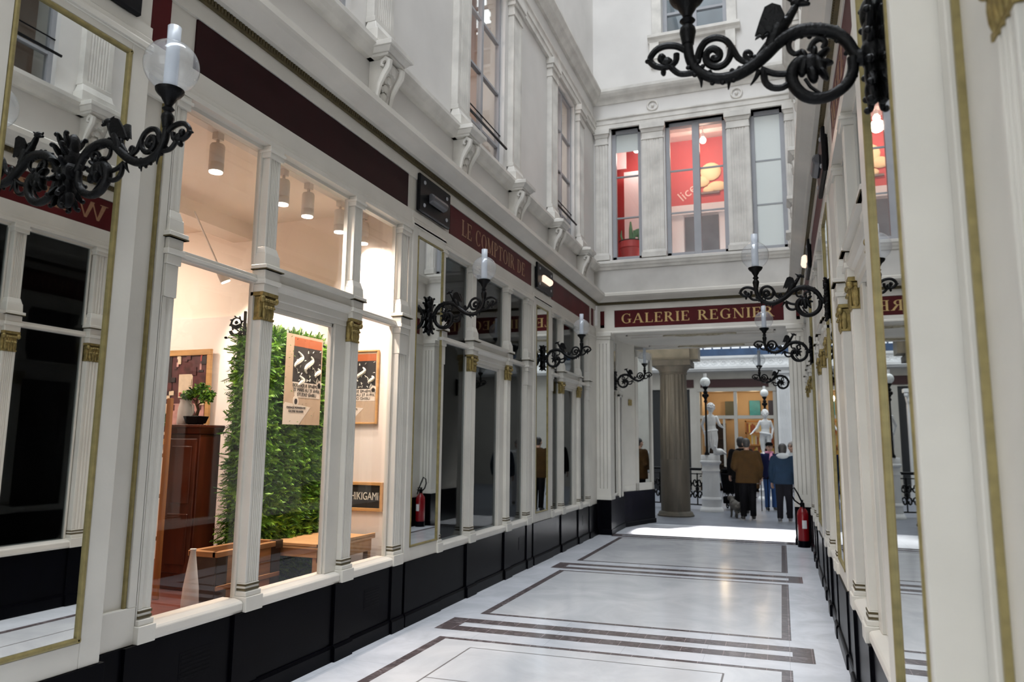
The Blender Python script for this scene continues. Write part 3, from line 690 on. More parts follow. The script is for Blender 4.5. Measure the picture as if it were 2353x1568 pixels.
def bulb(x, y, z, pw, col, label, nm='hanging_bulb'):
    o = thing(nm, label, 'lamp', (x, y, z))
    b = MB(); b.tube([(x, y, z+0.08), (x, y, 8.0 if z > 5 else z+0.5)], 0.008, 6); b.lathe([(0.025, 0.06), (0.04, 0.07), (0.04, 0.14), (0.02, 0.16)], (x, y, z), 12); b.build('lamp_holder', WHITEW, o)
    b = MB(); b.ball((x, y, z), 0.065, 14, 10); g = b.build('glass_bulb', mat('lit_bulb', (1, 0.9, 0.8), 0.3, emit=(1, 0.85, 0.7), estr=12), o, smooth=True)
    l = bpy.data.lights.new('bulb_light', 'POINT'); l.energy = pw; l.color = col; l.shadow_soft_size = 0.12
    lo = bpy.data.objects.new('bulb_light', l); lo.location = (x, y, z-0.16); C.objects.link(lo); lo['kind'] = 'helper'
    return o
bulb(-1.245, 14.4, 7.70, 30, (1, 0.70, 0.55), 'bare bulb hanging in the red room behind the middle upper window')
bulb(-2.60, 14.5, 7.72, 14, (1, 0.8, 0.75), 'small bulb behind the first upper window of the end wall')
l = bpy.data.lights.new('room_light', 'POINT'); l.energy = 24; l.color = (1, 0.96, 0.94); l.shadow_soft_size = 0.1  # unseen fill below the sill, added to brighten the white dado
lo = bpy.data.objects.new('room_light', l); lo.location = (-1.3, 14.3, 5.08); C.objects.link(lo); lo['kind'] = 'helper'
# wall flower, script and dark picture in the red room
o = thing('wall_flower_decoration', 'large pale yellow flower shape on the red wall of the upper room', 'decoration')
pet = MB()
for (x, z, rx, rz) in ((-1.17, 7.32, 0.21, 0.20), (-1.36, 7.12, 0.16, 0.12), (-1.05, 6.99, 0.20, 0.11), (-1.22, 6.93, 0.12, 0.08)): pet.ball((x, 15.18, z), (rx, 0.04, rz), 14, 8)
pet.build('petals', mat('pale_yellow', (0.85, 0.72, 0.42), 0.6), o, smooth=True)
MB().b(-1.42, -1.0, 15.15, 15.2, 6.84, 6.88).build('leaf', mat('grey_shelf', (0.20, 0.16, 0.15), 0.6), o)
o = tag(MB().b(-1.72, -1.04, 15.12, 15.165, 5.3, 6.36).build('dark_picture', mat('dark_slate_picture', (0.11, 0.12, 0.14), 0.4, noise=0.4, nscale=2)), 'dark grey panel low on the white dado of the red room', 'picture')
POT = mat('red_pot', (0.55, 0.05, 0.05), 0.4); SOIL = mat('potting_soil', (0.03, 0.025, 0.025), 0.9); CACT = mat('cactus_green', (0.12, 0.25, 0.11), 0.6, noise=0.3, nscale=10)
px, py, pz = -2.63, 13.90, 5.13
o = thing('potted_cactus', 'red pot with small cacti in the first upper window of the end wall', 'plant', (px, py, pz))
p = MB(); p.lathe([(0.14, 0), (0.17, 0.02), (0.205, 0.30), (0.225, 0.31), (0.225, 0.44), (0.20, 0.44), (0.20, 0.40), (0.0, 0.40)], (px, py, pz), 24); p.build('pot', POT, o, smooth=True)
p = MB(); p.lathe([(0.0, 0.41), (0.205, 0.43), (0.235, 0.445), (0.235, 0.455), (0.0, 0.46)], (px, py, pz), 20); p.build('soil', SOIL, o)
p = MB()
for dx, h, r in ((0.0, 0.42, 0.035), (-0.15, 0.26, 0.018), (0.13, 0.2, 0.016), (0.05, 0.24, 0.03)): p.tube([(px+dx, py, pz+0.44), (px+dx*1.3, py, pz+0.44+h*0.6), (px+dx*1.2, py-0.01, pz+0.44+h)], [r, r*1.1, r*0.4], 8)
p.ball((px+0.16, py, pz+0.62), (0.12, 0.02, 0.09), 10, 6); p.build('cacti', CACT, o, smooth=True)
# ------------------------------------------------------------------ hall beyond the arch
HSTONE = mat('hall_column_stone', (0.075, 0.064, 0.048), 0.6, noise=0.4, nscale=2.5, bump=0.1, bscale=30, stretch=(3, 3, 0.5))
HWHITE = mat('hall_white_paint', (0.80, 0.81, 0.82), 0.5, noise=0.1, nscale=2)
HCREAM = mat('hall_cream_paint', (0.50, 0.48, 0.44), 0.5, noise=0.1, nscale=2)
HRED = mat('hall_dark_red', (0.045, 0.012, 0.014), 0.4)
HFRAME = mat('hall_window_frame', (0.46, 0.44, 0.40), 0.5)
BLUEG = mat('blue_glazed_parapet', (0.045, 0.085, 0.17), 0.35, noise=0.3, nscale=3)
WARM = mat('warm_shop_wall', (0.52, 0.38, 0.23), 0.6, noise=0.2, nscale=0.8)
MARB = mat('statue_marble', (0.74, 0.75, 0.76), 0.45, noise=0.16, nscale=6, bump=0.05)
WOODO = mat('orange_shelf_wood', (0.52, 0.25, 0.08), 0.45, noise=0.25, nscale=4, stretch=(1, 1, 6))
# stone column with plain doric capital
o = thing('stone_column', 'grey brown fluted stone column standing at the mouth of the hall', 'column', (-2.36, 17.6, 0))
c = (-2.36, 17.6, 0)
MB().lathe([(0.42, 0), (0.42, 0.03), (0.40, 0.05), (0.385, 0.09), (0.345, 0.12)], c, 40).build('base', HSTONE, o, smooth=True)
MB().lathe([(0.335, 0.12), (0.335, 0.9), (0.332, 1.3)], c, 40).build('drum', HSTONE, o, smooth=True)
MB().lathe([(0.332, 1.3), (0.325, 2.2), (0.305, 3.28)], c, 160, flute=20, fd=0.045).build('fluted_shaft', HSTONE, o, smooth=True)
m = MB(); m.lathe([(0.31, 3.28), (0.325, 3.29), (0.325, 3.32), (0.315, 3.33), (0.345, 3.40), (0.41, 3.45), (0.42, 3.47)], c, 40); m.b(-2.36-0.45, -2.36+0.45, 17.15, 18.05, 3.47, 3.60); m.build('capital', HSTONE, o, smooth=True)
g = MB(); g.b(-5.5, -1.93, 17.25, 18.0, 3.60, 4.35); g.b(-1.93, -1.75, 17.35, 17.9, 3.62, 3.95); g.b(-1.93, -1.62, 17.3, 17.95, 3.95, 4.15); g.b(-5.5, -1.85, 17.15, 18.1, 4.15, 4.4)
tag(g.build('trim_41', mat('gallery_stone', (0.24, 0.21, 0.16), 0.6, noise=0.3, nscale=3)), kind='structure')
# far side of the hall
YH = 28.0
TH = lambda u, d, z: (u, YH - d, z)
h = MB(TH); h.m = 0
h.b(-9.5, -4.6, -0.3, 0, 0, 4.1); h.b(0.45, 6.5, -0.3, 0, 0, 4.1); h.b(-9.5, 6.5, -0.3, 0, 4.1, 4.9)
h.b(-3.15, -2.85, -0.3, 0.05, 0, 3.75); h.b(-0.1, 0.45, -0.3, 0.0, 0, 4.1); h.b(-4.6, 0.5, -0.3, 0, 3.72, 4.1)
tag(h.build('wall_hall', HCREAM), kind='structure')
s = MB(TH); s.m = 0
s.pr([(0, 4.36), (0.35, 4.36), (0.35, 4.40), (0.42, 4.43), (0.42, 4.52), (0, 4.52)], -9.5, 6.5)
s.pr([(0, 4.52), (0.22, 4.52), (0.22, 4.82), (0.30, 4.85), (0.30, 4.92), (0, 4.92)], -9.5, 6.5)
random.seed(3)
x = -4.2
while x < 1.0:
    s.tube([(x+0.10*math.cos(t*0.8)*(1-t*0.08), 0.235, 4.67+0.10*math.sin(t*0.8)*(1-t*0.08)) for t in range(9)], 0.02, 5)
    s.ball((x+0.18, 0.22, 4.60), (0.06, 0.03, 0.04), 7, 5); s.ball((x+0.2, 0.22, 4.75), (0.05, 0.03, 0.035), 7, 5); x += 0.33
tag(s.build('trim_42', HWHITE), kind='structure')
s = MB(TH); s.b(-9.5, 6.5, -1.0, -0.2, 4.92, 5.24)
for k in range(48): s.b(-9.5+k*0.34, -9.5+k*0.34+0.05, -0.6, -0.5, 5.24, 5.46)
s.b(-9.5, 6.5, -0.62, -0.48, 5.44, 5.50)
tag(s.build('trim_43', BLUEG), kind='structure')
o = MB(TH).b(-2.75, -0.35, 0.0, 0.03, 3.78, 4.08).build('sign_board', HRED); tag(o, 'long dark sign board over the lit bookshop across the hall', 'sign')
o = MB(TH).b(-3.7, -3.0, 0.0, 0.03, 3.78, 4.08).build('sign_board', HRED); tag(o, 'short dark sign board over the dark doorway across the hall', 'sign')
# lit shop window across the hall
W = struct('window_41')
f = MB(TH)
for q in (-2.85, -1.52, -0.16): f.b(q-0.06, q+0.06, -0.1, 0.06, 0.5, 3.72)
f.b(-2.85, -0.1, -0.08, 0.05, 2.62, 2.74); f.b(-2.85, -0.1, -0.1, 0.06, 0.3, 0.55); f.b(-1.98, -1.90, -0.08, 0.04, 0.5, 2.62); f.b(-2.85, -0.1, -0.06, 0.08, 3.62, 3.74)
f.build('window_frame', HFRAME, W)
r = MB(TH); r.m = 0; r.b(-4.6, 0.4, -2.6, -2.55, 0, 3.8); r.b(-4.6, -4.55, -2.6, -0.3, 0, 3.8); r.b(0.35, 0.4, -2.6, -0.3, 0, 3.8); r.b(-4.6, 0.4, -2.6, -0.3, 3.74, 3.8); r.b(-4.6, 0.4, -2.6, -0.3, -0.1, 0.0)
r.b(-2.8, -2.75, -2.6, -0.3, 0, 3.8)
r.build('shop_interior', WARM, W)
for x, pw in ((-2.2, 16), (-0.9, 28)):
    l = bpy.data.lights.new('bookshop_light', 'POINT'); l.energy = pw; l.color = (1, 0.78, 0.5); l.shadow_soft_size = 0.15
    lo = bpy.data.objects.new('bookshop_light', l); lo.location = (x, 29.2, 3.4); C.objects.link(lo); lo['kind'] = 'helper'
o = tag(MB(TH).b(-1.12, -0.72, -2.4, -2.37, 2.80, 3.42).build('wall_poster', mat('teal_poster', (0.02, 0.30, 0.42), 0.5, noise=0.4, nscale=3)), 'blue poster on the warm wall of the far bookshop', 'poster')
o = tag(MB(TH).b(-0.42, -0.18, -2.4, -2.37, 2.72, 3.42).build('wall_poster', mat('navy_poster', (0.02, 0.03, 0.08), 0.5)), 'dark navy poster beside the white hall pilaster, in the far bookshop', 'poster')
o = tag(MB(TH).b(-2.05, -1.72, -2.4, -2.36, 2.75, 3.4).build('wall_picture', mat('dark_green_picture', (0.06, 0.07, 0.05), 0.5)), 'dark green picture high on the bookshop wall across the hall', 'picture')
o = thing('bookcase', 'orange wooden bookcase with lit shelves in the far bookshop', 'bookcase')
b = MB(TH)
for q in (-1.28, -0.22): b.b(q, q+0.05, -1.9, -1.5, 0, 2.6)
for z in (0.3, 0.75, 1.2, 1.65, 2.1, 2.55): b.b(-1.28, -0.17, -1.9, -1.5, z, z+0.05)
b.build('carcass', WOODO, o)
random.seed(5); n = 0
BOOKM = [mat('book_spine_a', (0.75, 0.45, 0.06), 0.5), mat('book_spine_b', (0.80, 0.62, 0.20), 0.5), mat('book_spine_c', (0.35, 0.10, 0.05), 0.5), mat('book_spine_d', (0.75, 0.70, 0.55), 0.5)]
BC = ['amber', 'yellow', 'dark red', 'cream']; SH = ['lowest', 'second', 'third', 'fourth', 'top']
for si, z in enumerate((0.35, 0.80, 1.25, 1.70, 2.15)):
    x = -1.21
    while x < -0.30:
        wv = random.uniform(0.05, 0.09); k = random.randrange(4)
        q = MB(TH).b(x, x+wv-0.006, -1.8, -1.53, z, z+random.uniform(0.24, 0.36)).build('book', BOOKM[k])
        tag(q, '%s book upright on the %s shelf of the far orange bookcase' % (BC[k], SH[si]), 'book', '%s books on the %s shelf of the bookcase' % (BC[k], SH[si])); x += wv
o = thing('display_shelf', 'dark brown display shelf at the dim end of the far bookshop', 'shelf', (-2.4, 29.6, 0))
b = MB(TH); b.b(-2.70, -2.0, -1.9, -1.86, 0, 2.5)
for q in (-2.70, -2.03): b.b(q, q+0.03, -1.86, -1.55, 0, 2.5)
for z in (0.4, 0.9, 1.4, 1.9, 2.45): b.b(-2.70, -2.0, -1.86, -1.55, z, z+0.04)
b.build('carcass', mat('dark_brown_shelf', (0.05, 0.028, 0.015), 0.5), o)
# dark doorway to the left, white pilasters with capitals
def hall_pilaster(u, w, ztop, label, d=0.25, y=YH):
    T = lambda a, b, z: (a, y - b, z)
    o = thing('hall_pilaster', label, 'pilaster')
    p = MB(T); p.b(u-w/2-0.05, u+w/2+0.05, 0.005, d+0.05, 0, 0.4); p.pz(fluted(u-w/2, u+w/2, 0.005, d, 6, 0.025), 0.4, ztop-0.5); p.build('shaft', HWHITE, o)
    k = MB(T); k.taper(u-w/2, u+w/2, 0.06, d, ztop-0.5, ztop-0.12, 0.05, 0.05)
    for i in range(4): k.ball((u-w/2+w*(i+0.5)/4, d+0.03, ztop-0.36), (0.05, 0.04, 0.11), 8, 6)
    for e in (-1, 1): k.ball((u+e*(w/2+0.03), d+0.05, ztop-0.2), (0.07, 0.07, 0.08), 8, 6)
    k.b(u-w/2-0.1, u+w/2+0.1, 0.005, d+0.12, ztop-0.12, ztop); k.build('capital', HWHITE, o)
    return o
hall_pilaster(0.17, 0.5, 4.36, 'white fluted pilaster right of the lit bookshop across the hall', 0.2)
hall_pilaster(-3.35, 0.34, 3.5, 'thin white pilaster between the stone column and the nearer statue', 0.3, 26.5)
hall_pilaster(-4.35, 0.5, 4.36, 'white pilaster with leafy capital seen between the mirror pier and the stone column', 0.35, 25.0)
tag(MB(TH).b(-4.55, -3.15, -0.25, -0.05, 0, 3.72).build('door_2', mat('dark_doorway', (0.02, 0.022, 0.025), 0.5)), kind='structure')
b = MB(); b.b(-9.6, -9.5, 15.9, 31, 0, 12); b.b(6.5, 6.6, 15.9, 31, 0, 12); b.b(-9.6, -3.05, 15.95, 16.05, 0, 12); b.b(0.3, 6.6, 15.95, 16.05, 0, 12); b.b(-3.3, 0.55, 16.0, 16.1, 3.86, 12)
tag(b.build('wall_hall_sides', HCREAM), kind='structure')
# iron balustrade
def railing(x0, y0, x1, y1, label, n):
    o = thing('iron_railing', label, 'railing')
    A, B = Vector((x0, y0, 0)), Vector((x1, y1, 0)); d = (B-A).normalized()
    fr = MB(); fr.tube([A+Vector((0, 0, 1.02)), B+Vector((0, 0, 1.02))], 0.035, 8); fr.tube([A+Vector((0, 0, 0.12)), B+Vector((0, 0, 0.12))], 0.018, 6); fr.tube([A+Vector((0, 0, 0.90)), B+Vector((0, 0, 0.90))], 0.014, 6); fr.build('rails', IRON, o)
    L = (B-A).length
    for i in range(n):
        p = A+d*L*(i+0.5)/n; bl = MB()
        bl.tube([p+Vector((0, 0, 0.12)), p+Vector((0, 0, 0.92))], 0.018, 5)
        r = L/n*0.42
        for sg in (-1, 1):
            for zc, dr in ((0.36, 1), (0.68, -1)):
                bl.tube([p + d*sg*(r*0.55) + d*(r*(1-t*0.075)*0.6*math.cos(t*0.75)) + Vector((0, 0, zc+dr*(r*1.1)*(1-t*0.075)*math.sin(t*0.75))) for t in range(10)], 0.021, 5)
        bl.ball(tuple(p+Vector((0, 0, 0.52))), (0.05, 0.05, 0.07), 8, 6)
        bl.build('scroll_baluster', IRON, o)
    return o
railing(-5.2, 20.6, -1.95, 19.6, 'black scrollwork iron railing running behind the stone column', 13)
railing(-1.5, 21.4, -0.75, 23.2, 'black iron railing between the two statue pedestals, behind the walkers', 7)
# ------------------------------------------------------------------ figures: one continuous body surface, clothes as children
def caps(m, p0, r0, p1, r1, n=10):
    a, b = Vector(p0), Vector(p1); d = (b-a).normalized() if (b-a).length > 1e-6 else Vector((0, 0, 1))
    m.tube([a-d*r0*0.9, a-d*r0*0.6, a, b, b+d*r1*0.6, b+d*r1*0.9], [r0*0.42, r0*0.8, r0, r1, r1*0.8, r1*0.42], n)
def loft(m, rings, n=18):
    vs = []
    for (x, y, z, rx, ry) in rings:
        for j in range(n):
            a = 2*PI*j/n; ca, sa = math.cos(a), math.sin(a)
            vs.append((x+rx*math.copysign(abs(ca)**0.85, ca), y+ry*math.copysign(abs(sa)**0.85, sa), z))
    k = len(rings)
    fs = [(i*n+j, i*n+(j+1) % n, (i+1)*n+(j+1) % n, (i+1)*n+j) for i in range(k-1) for j in range(n)]
    fs += [tuple(range(n))[::-1], tuple(range((k-1)*n, k*n))]
    m.add(vs, fs)
def fuse(o, vox, it=4):
    r = o.modifiers.new('fuse', 'REMESH'); r.mode = 'VOXEL'; r.voxel_size = vox; r.use_smooth_shade = True
    s = o.modifiers.new('soften', 'SMOOTH'); s.iterations = it; s.factor = 0.5
    return o
def hand(m, w, d, side, s=1.0, spread=None):
    """palm, four bent fingers and a thumb from the side of the palm; w wrist, d direction, side = towards the thumb"""
    w = Vector(w); d = Vector(d).normalized(); sd = Vector(side); sd = (sd - d*sd.dot(d)).normalized(); nn = d.cross(sd)
    pe = w + d*0.085*s
    for k in (-1, -0.33, 0.33, 1): caps(m, w+sd*k*0.018*s+d*0.01*s, 0.015*s, pe+sd*k*0.030*s, 0.013*s, 8)
    for k, L in ((1, 0.072), (0.36, 0.082), (-0.3, 0.076), (-0.95, 0.058)):
        a = pe + sd*k*0.030*s; b = a + (d+sd*k*0.10+nn*0.12).normalized()*L*0.55*s; c = b + (d+nn*0.55+sd*k*0.08).normalized()*L*0.45*s
        caps(m, a, 0.0095*s, b, 0.009*s, 7); caps(m, b, 0.009*s, c, 0.0075*s, 7)
    a = w + d*0.025*s + sd*0.030*s; b = a + (d*0.6+sd*0.8).normalized()*0.038*s; c = b + (d*0.9+sd*0.35+nn*0.2).normalized()*0.032*s
    caps(m, a, 0.013*s, b, 0.011*s, 7); caps(m, b, 0.010*s, c, 0.008*s, 7)
def headgeo(m, h, s=1.0, f=1):
    """skull, jaw, nose, ears; f=+1 faces +y"""
    h = Vector(h)
    m.ball(tuple(h), (0.076*s, 0.094*s, 0.10*s), 16, 12); m.ball(tuple(h+Vector((0, f*0.018, -0.055))*s), (0.060*s, 0.072*s, 0.070*s), 14, 10)
    m.ball(tuple(h+Vector((0, f*0.058, -0.095))*s), (0.030*s, 0.028*s, 0.025*s), 10, 7)
    caps(m, h+Vector((0, f*0.092, 0.0))*s, 0.010*s, h+Vector((0, f*0.112, -0.034))*s, 0.014*s, 7)
    for e in (-1, 1):
        m.ball(tuple(h+Vector((e*0.080, -f*0.005, -0.02))*s), (0.012*s, 0.022*s, 0.034*s), 8, 6)
        m.ball(tuple(h+Vector((e*0.045, f*0.062, -0.04))*s), (0.024*s, 0.020*s, 0.024*s), 8, 6)
    caps(m, h+Vector((-0.02, f*0.094, -0.062))*s, 0.008*s, h+Vector((0.02, f*0.094, -0.062))*s, 0.008*s, 6)
SKIN = mat('skin', (0.55, 0.34, 0.26), 0.5, noise=0.1, nscale=20)
DARKCLOTH = mat('black_cloth', (0.005, 0.005, 0.006), 0.9, noise=0.3, nscale=12, spec=0.05)
SHOE = mat('dark_shoe', (0.02, 0.02, 0.022), 0.5); SOLE = mat('pale_sole', (0.55, 0.55, 0.55), 0.6)
EYE = mat('eye_dark', (0.02, 0.015, 0.015), 0.2); LIP = mat('lip', (0.42, 0.17, 0.15), 0.5)
def person(label, loc, rz, H, top, legs, hair, topm, arms, stride=0.10, wide=1.0, hood=None, extra=None, hem=0.80, hairkind='short', cap=None, shoes=SHOE, lean=0.0):
    o = thing('person', label, 'person', (0, 0, 0))
    s = H/1.75
    V = lambda x, y, z: Vector((x, y+lean*max(0, z-0.9), z))*s
    b = MB(); hd = V(0, 0.015, 1.635)
    headgeo(b, hd, s)
    caps(b, V(0, -0.01, 1.44), 0.058*s, V(0, 0.0, 1.56), 0.052*s)
    loft(b, [(0, V(0,0,z).y/1, z*s, rx*s, ry*s) for z, rx, ry in ((0.84, 0.15, 0.10), (0.95, 0.165, 0.115), (1.08, 0.14, 0.10), (1.25, 0.165, 0.115), (1.38, 0.17, 0.10), (1.45, 0.10, 0.07))])
    feet = []
    for e in (-1, 1):
        ft = e*stride
        hip, kn, an = V(e*0.085, 0, 0.88), V(e*0.095, ft*0.55+0.02, 0.48), V(e*0.10, ft-0.02, 0.085)
        caps(b, hip, 0.082*s, kn, 0.055*s); caps(b, kn, 0.054*s, an, 0.036*s); feet.append(an)
        caps(b, an+Vector((0, -0.02, -0.04))*s, 0.034*s, an+Vector((e*0.015, 0.13, -0.055))*s, 0.026*s)
        sh, el, wr = [V(*q) for q in arms[0 if e < 0 else 1]]
        caps(b, sh, 0.05*s, el, 0.04*s); caps(b, el, 0.04*s, wr, 0.028*s)
        hand(b, wr, (wr-el), (-e*0.6, 0.8, 0), s)
    B = fuse(b.build('body', SKIN, o), 0.0095*s, 2)
    j = MB()
    loft(j, [(0, V(0, dy, z).y, z*s, rx*s*wide, ry*s) for z, rx, ry, dy in ((hem, 0.205, 0.15, 0), (hem+0.03, 0.208, 0.152, 0), (1.0, 0.195, 0.142, 0), (1.15, 0.19, 0.138, 0), (1.3, 0.20, 0.138, 0), (1.40, 0.195, 0.12, 0), (1.455, 0.13, 0.095, 0), (1.49, 0.075, 0.075, 0))])
    for e in (-1, 1):
        sh, el, wr = [V(*q) for q in arms[0 if e < 0 else 1]]
        caps(j, sh, 0.075*s*wide, el, 0.065*s*wide); caps(j, el, 0.064*s*wide, wr-(wr-el).normalized()*0.03, 0.048*s*wide)
    fuse(j.build('jacket', topm, o), 0.014*s, 4)
    t = MB()
    for e in (-1, 1):
        ft = e*stride
        caps(t, V(e*0.085, 0, 0.86), 0.108*s, V(e*0.095, ft*0.55+0.015, 0.48), 0.080*s)
        t.tube([V(e*0.095, ft*0.55+0.015, 0.52), V(e*0.098, ft*0.8, 0.28), V(e*0.10, ft-0.02, 0.075)], [0.078*s, 0.070*s, 0.066*s], 12)
    t.ball(tuple(V(0, 0, 0.90)), (0.175*s, 0.125*s, 0.10*s), 14, 10)
    fuse(t.build('trousers', legs, o), 0.014*s, 3)
    for an, e in zip(feet, (-1, 1)):
        f = MB(); c = an+Vector((e*0.008, 0.055, 0))*s
        f.ball((c.x, c.y, 0.045*s), (0.046*s, 0.135*s, 0.042*s), 14, 8); f.ball((c.x, c.y-0.06*s, 0.07*s), (0.042*s, 0.06*s, 0.045*s), 12, 8)
        g = f.build('shoe', shoes, o, smooth='all')
        f = MB(); f.pz([(c.x+0.045*s*math.cos(a*PI/8), c.y+0.135*s*math.sin(a*PI/8)) for a in range(16)], 0.0, 0.022*s); f.build('sole', SOLE, g)
    hm = MB()
    if hairkind == 'short':
        hm.ball(tuple(hd+Vector((0, -0.018, 0.024))*s), (0.083*s, 0.094*s, 0.092*s), 16, 12); hm.ball(tuple(hd+Vector((0, -0.05, -0.03))*s), (0.072*s, 0.055*s, 0.065*s), 14, 9)
    elif hairkind == 'full':
        hm.ball(tuple(hd+Vector((0, -0.02, 0.022))*s), (0.094*s, 0.106*s, 0.105*s), 16, 12); hm.ball(tuple(hd+Vector((0, -0.045, -0.045))*s), (0.088*s, 0.068*s, 0.085*s), 14, 9)
    else:
        hm.ball(tuple(hd+Vector((0, -0.045, -0.012))*s), (0.082*s, 0.062*s, 0.062*s), 14, 9)
    hm.build('hair', hair, o, smooth='all')
    if cap:
        c = MB(); c.lathe([(0.0, 0.125), (0.06, 0.12), (0.09, 0.09), (0.098, 0.05), (0.098, 0.035)], tuple(hd), 18); c.ball(tuple(hd+Vector((0, 0.10, 0.04))*s), (0.07*s, 0.06*s, 0.010*s), 12, 6); c.build('cap', cap, o, smooth='all')
    if hood:
        h = MB(); h.ball(tuple(V(0, -0.075, 1.47)), (0.125*s, 0.07*s, 0.075*s), 16, 10); h.tube([V(0.11*math.cos(a*PI/8), -0.02+0.085*math.sin(a*PI/8), 1.475) for a in range(17)], 0.035*s, 8); h.build('hood', hood, o, smooth='all')
    for e in (-1, 1):
        y = MB(); y.ball(tuple(hd+Vector((e*0.032, 0.087, 0.004))*s), 0.011*s, 10, 7); y.build('eye', EYE, o, smooth='all')
    mo = MB(); mo.ball(tuple(hd+Vector((0, 0.100, -0.062))*s), (0.022*s, 0.006*s, 0.007*s), 10, 6); mo.build('mouth', LIP, o)
    if extra: extra(o, s, V, hd)
    o.location = loc; o.rotation_euler = (0, 0, rz)
    return o
ARM_DOWN = (((-0.20, 0, 1.40), (-0.265, -0.02, 1.12), (-0.26, 0.06, 0.88)), ((0.20, 0, 1.40), (0.265, -0.02, 1.12), (0.26, 0.06, 0.88)))
ARM_FRONT = (((-0.20, 0, 1.40), (-0.27, 0.0, 1.13), (-0.19, 0.20, 1.02)), ((0.20, 0, 1.40), (0.265, -0.02, 1.12), (0.255, 0.08, 0.88)))
BROWN = mat('brown_jacket', (0.040, 0.021, 0.007), 0.85, spec=0.1, noise=0.25, nscale=9, bump=0.1)
NAVYB = mat('blue_denim_jacket', (0.011, 0.024, 0.047), 0.9, spec=0.1, noise=0.35, nscale=7)
GREYT = mat('charcoal_trousers', (0.010, 0.010, 0.013), 0.9, spec=0.05, noise=0.2, nscale=9)
HAIRD = mat('dark_hair', (0.012, 0.011, 0.012), 0.5, bump=0.4, bscale=120); HAIRG = mat('grey_hair', (0.22, 0.20, 0.19), 0.6, bump=0.4, bscale=120)
PALEH = mat('pale_hood', (0.52, 0.56, 0.60), 0.8)
person('person in a brown jacket and black trousers seen from behind, walking into the hall', (-0.74, 17.36, 0.0), 0.06, 1.80, BROWN, DARKCLOTH, HAIRD, BROWN, ARM_FRONT, 0.06, wide=1.22, hem=0.78, hairkind='short')
person('person in a blue jacket with pale hood seen from behind, beside the right arch pillar', (0.02, 17.25, 0.0), -0.05, 1.68, NAVYB, GREYT, HAIRD, NAVYB, ARM_DOWN, 0.07, wide=1.15, hood=PALEH, hem=0.84, hairkind='full', shoes=mat('grey_trainers', (0.16, 0.16, 0.18), 0.6))
person('person all in black partly hidden behind the brown jacket walker', (-0.93, 18.8, 0.0), 0.1, 1.84, DARKCLOTH, DARKCLOTH, HAIRD, DARKCLOTH, ARM_DOWN, 0.05, hairkind='full', wide=1.1)
def scarf(o, s, V, hd):
    q = MB(); q.tube([V(0.085*math.cos(a*PI/8), 0.0+0.075*math.sin(a*PI/8), 1.49) for a in range(17)], 0.032*s, 8)
    q.tube([V(-0.02, 0.09, 1.47), V(-0.01, 0.14, 1.32), V(0.0, 0.155, 1.12)], [0.035*s, 0.05*s, 0.045*s], 8); q.build('pink_scarf', mat('pink_scarf_cloth', (0.72, 0.30, 0.45), 0.8), o, smooth='all')
NAVY = mat('navy_coat', (0.009, 0.012, 0.045), 0.9, spec=0.1)
person('person in a navy coat, pink scarf and dark cap facing the camera, behind the walkers', (-0.30, 20.2, 0.0), PI+0.25, 1.72, NAVY, mat('blue_jeans', (0.03, 0.09, 0.26), 0.8), HAIRD, NAVY, ARM_FRONT, 0.04, extra=scarf, cap=DARKCLOTH)
def specs(o, s, V, hd):
    q = MB()
    for e in (-1, 1): q.tube([hd+Vector((e*0.034+0.026*math.cos(a*PI/6), 0.104, 0.004+0.022*math.sin(a*PI/6)))*s for a in range(13)], 0.003*s, 5)
    q.build('glasses', DARKCLOTH, o)
    q = MB(); q.ball(tuple(V(0.14, 0.07, 1.40)), (0.07*s, 0.06*s, 0.04*s), 10, 7); q.build('red_collar', mat('red_cloth', (0.5, 0.02, 0.03), 0.7), o, smooth='all')
person('person with grey hair, glasses and pale clothes, behind the blue jacket walker', (0.24, 19.0, 0.0), PI-0.5, 1.74, PALEH, mat('white_trousers', (0.62, 0.62, 0.66), 0.8), HAIRG, PALEH, ARM_DOWN, 0.03, extra=specs, hairkind='full')
# two thin walking sticks held in front of the navy coat
for x, l in ((-0.52, 'thin black walking stick by the second statue base, nearer the brown jacket'), (-0.36, 'thin black walking stick by the second statue base, nearer the blue jacket')):
    o = thing('walking_stick', l, 'walking stick', (x, 19.85, 0)); q = MB(); q.tube([(x, 19.85, 0.0), (x, 19.87, 0.80)], 0.012, 7); q.build('shaft', DARKCLOTH, o)
    q = MB(); q.tube([(x-0.02, 19.87, 0.80), (x, 19.87, 0.82), (x+0.03, 19.87, 0.86), (x+0.08, 19.87, 0.85)], 0.018, 7); q.build('handle', DARKCLOTH, o)
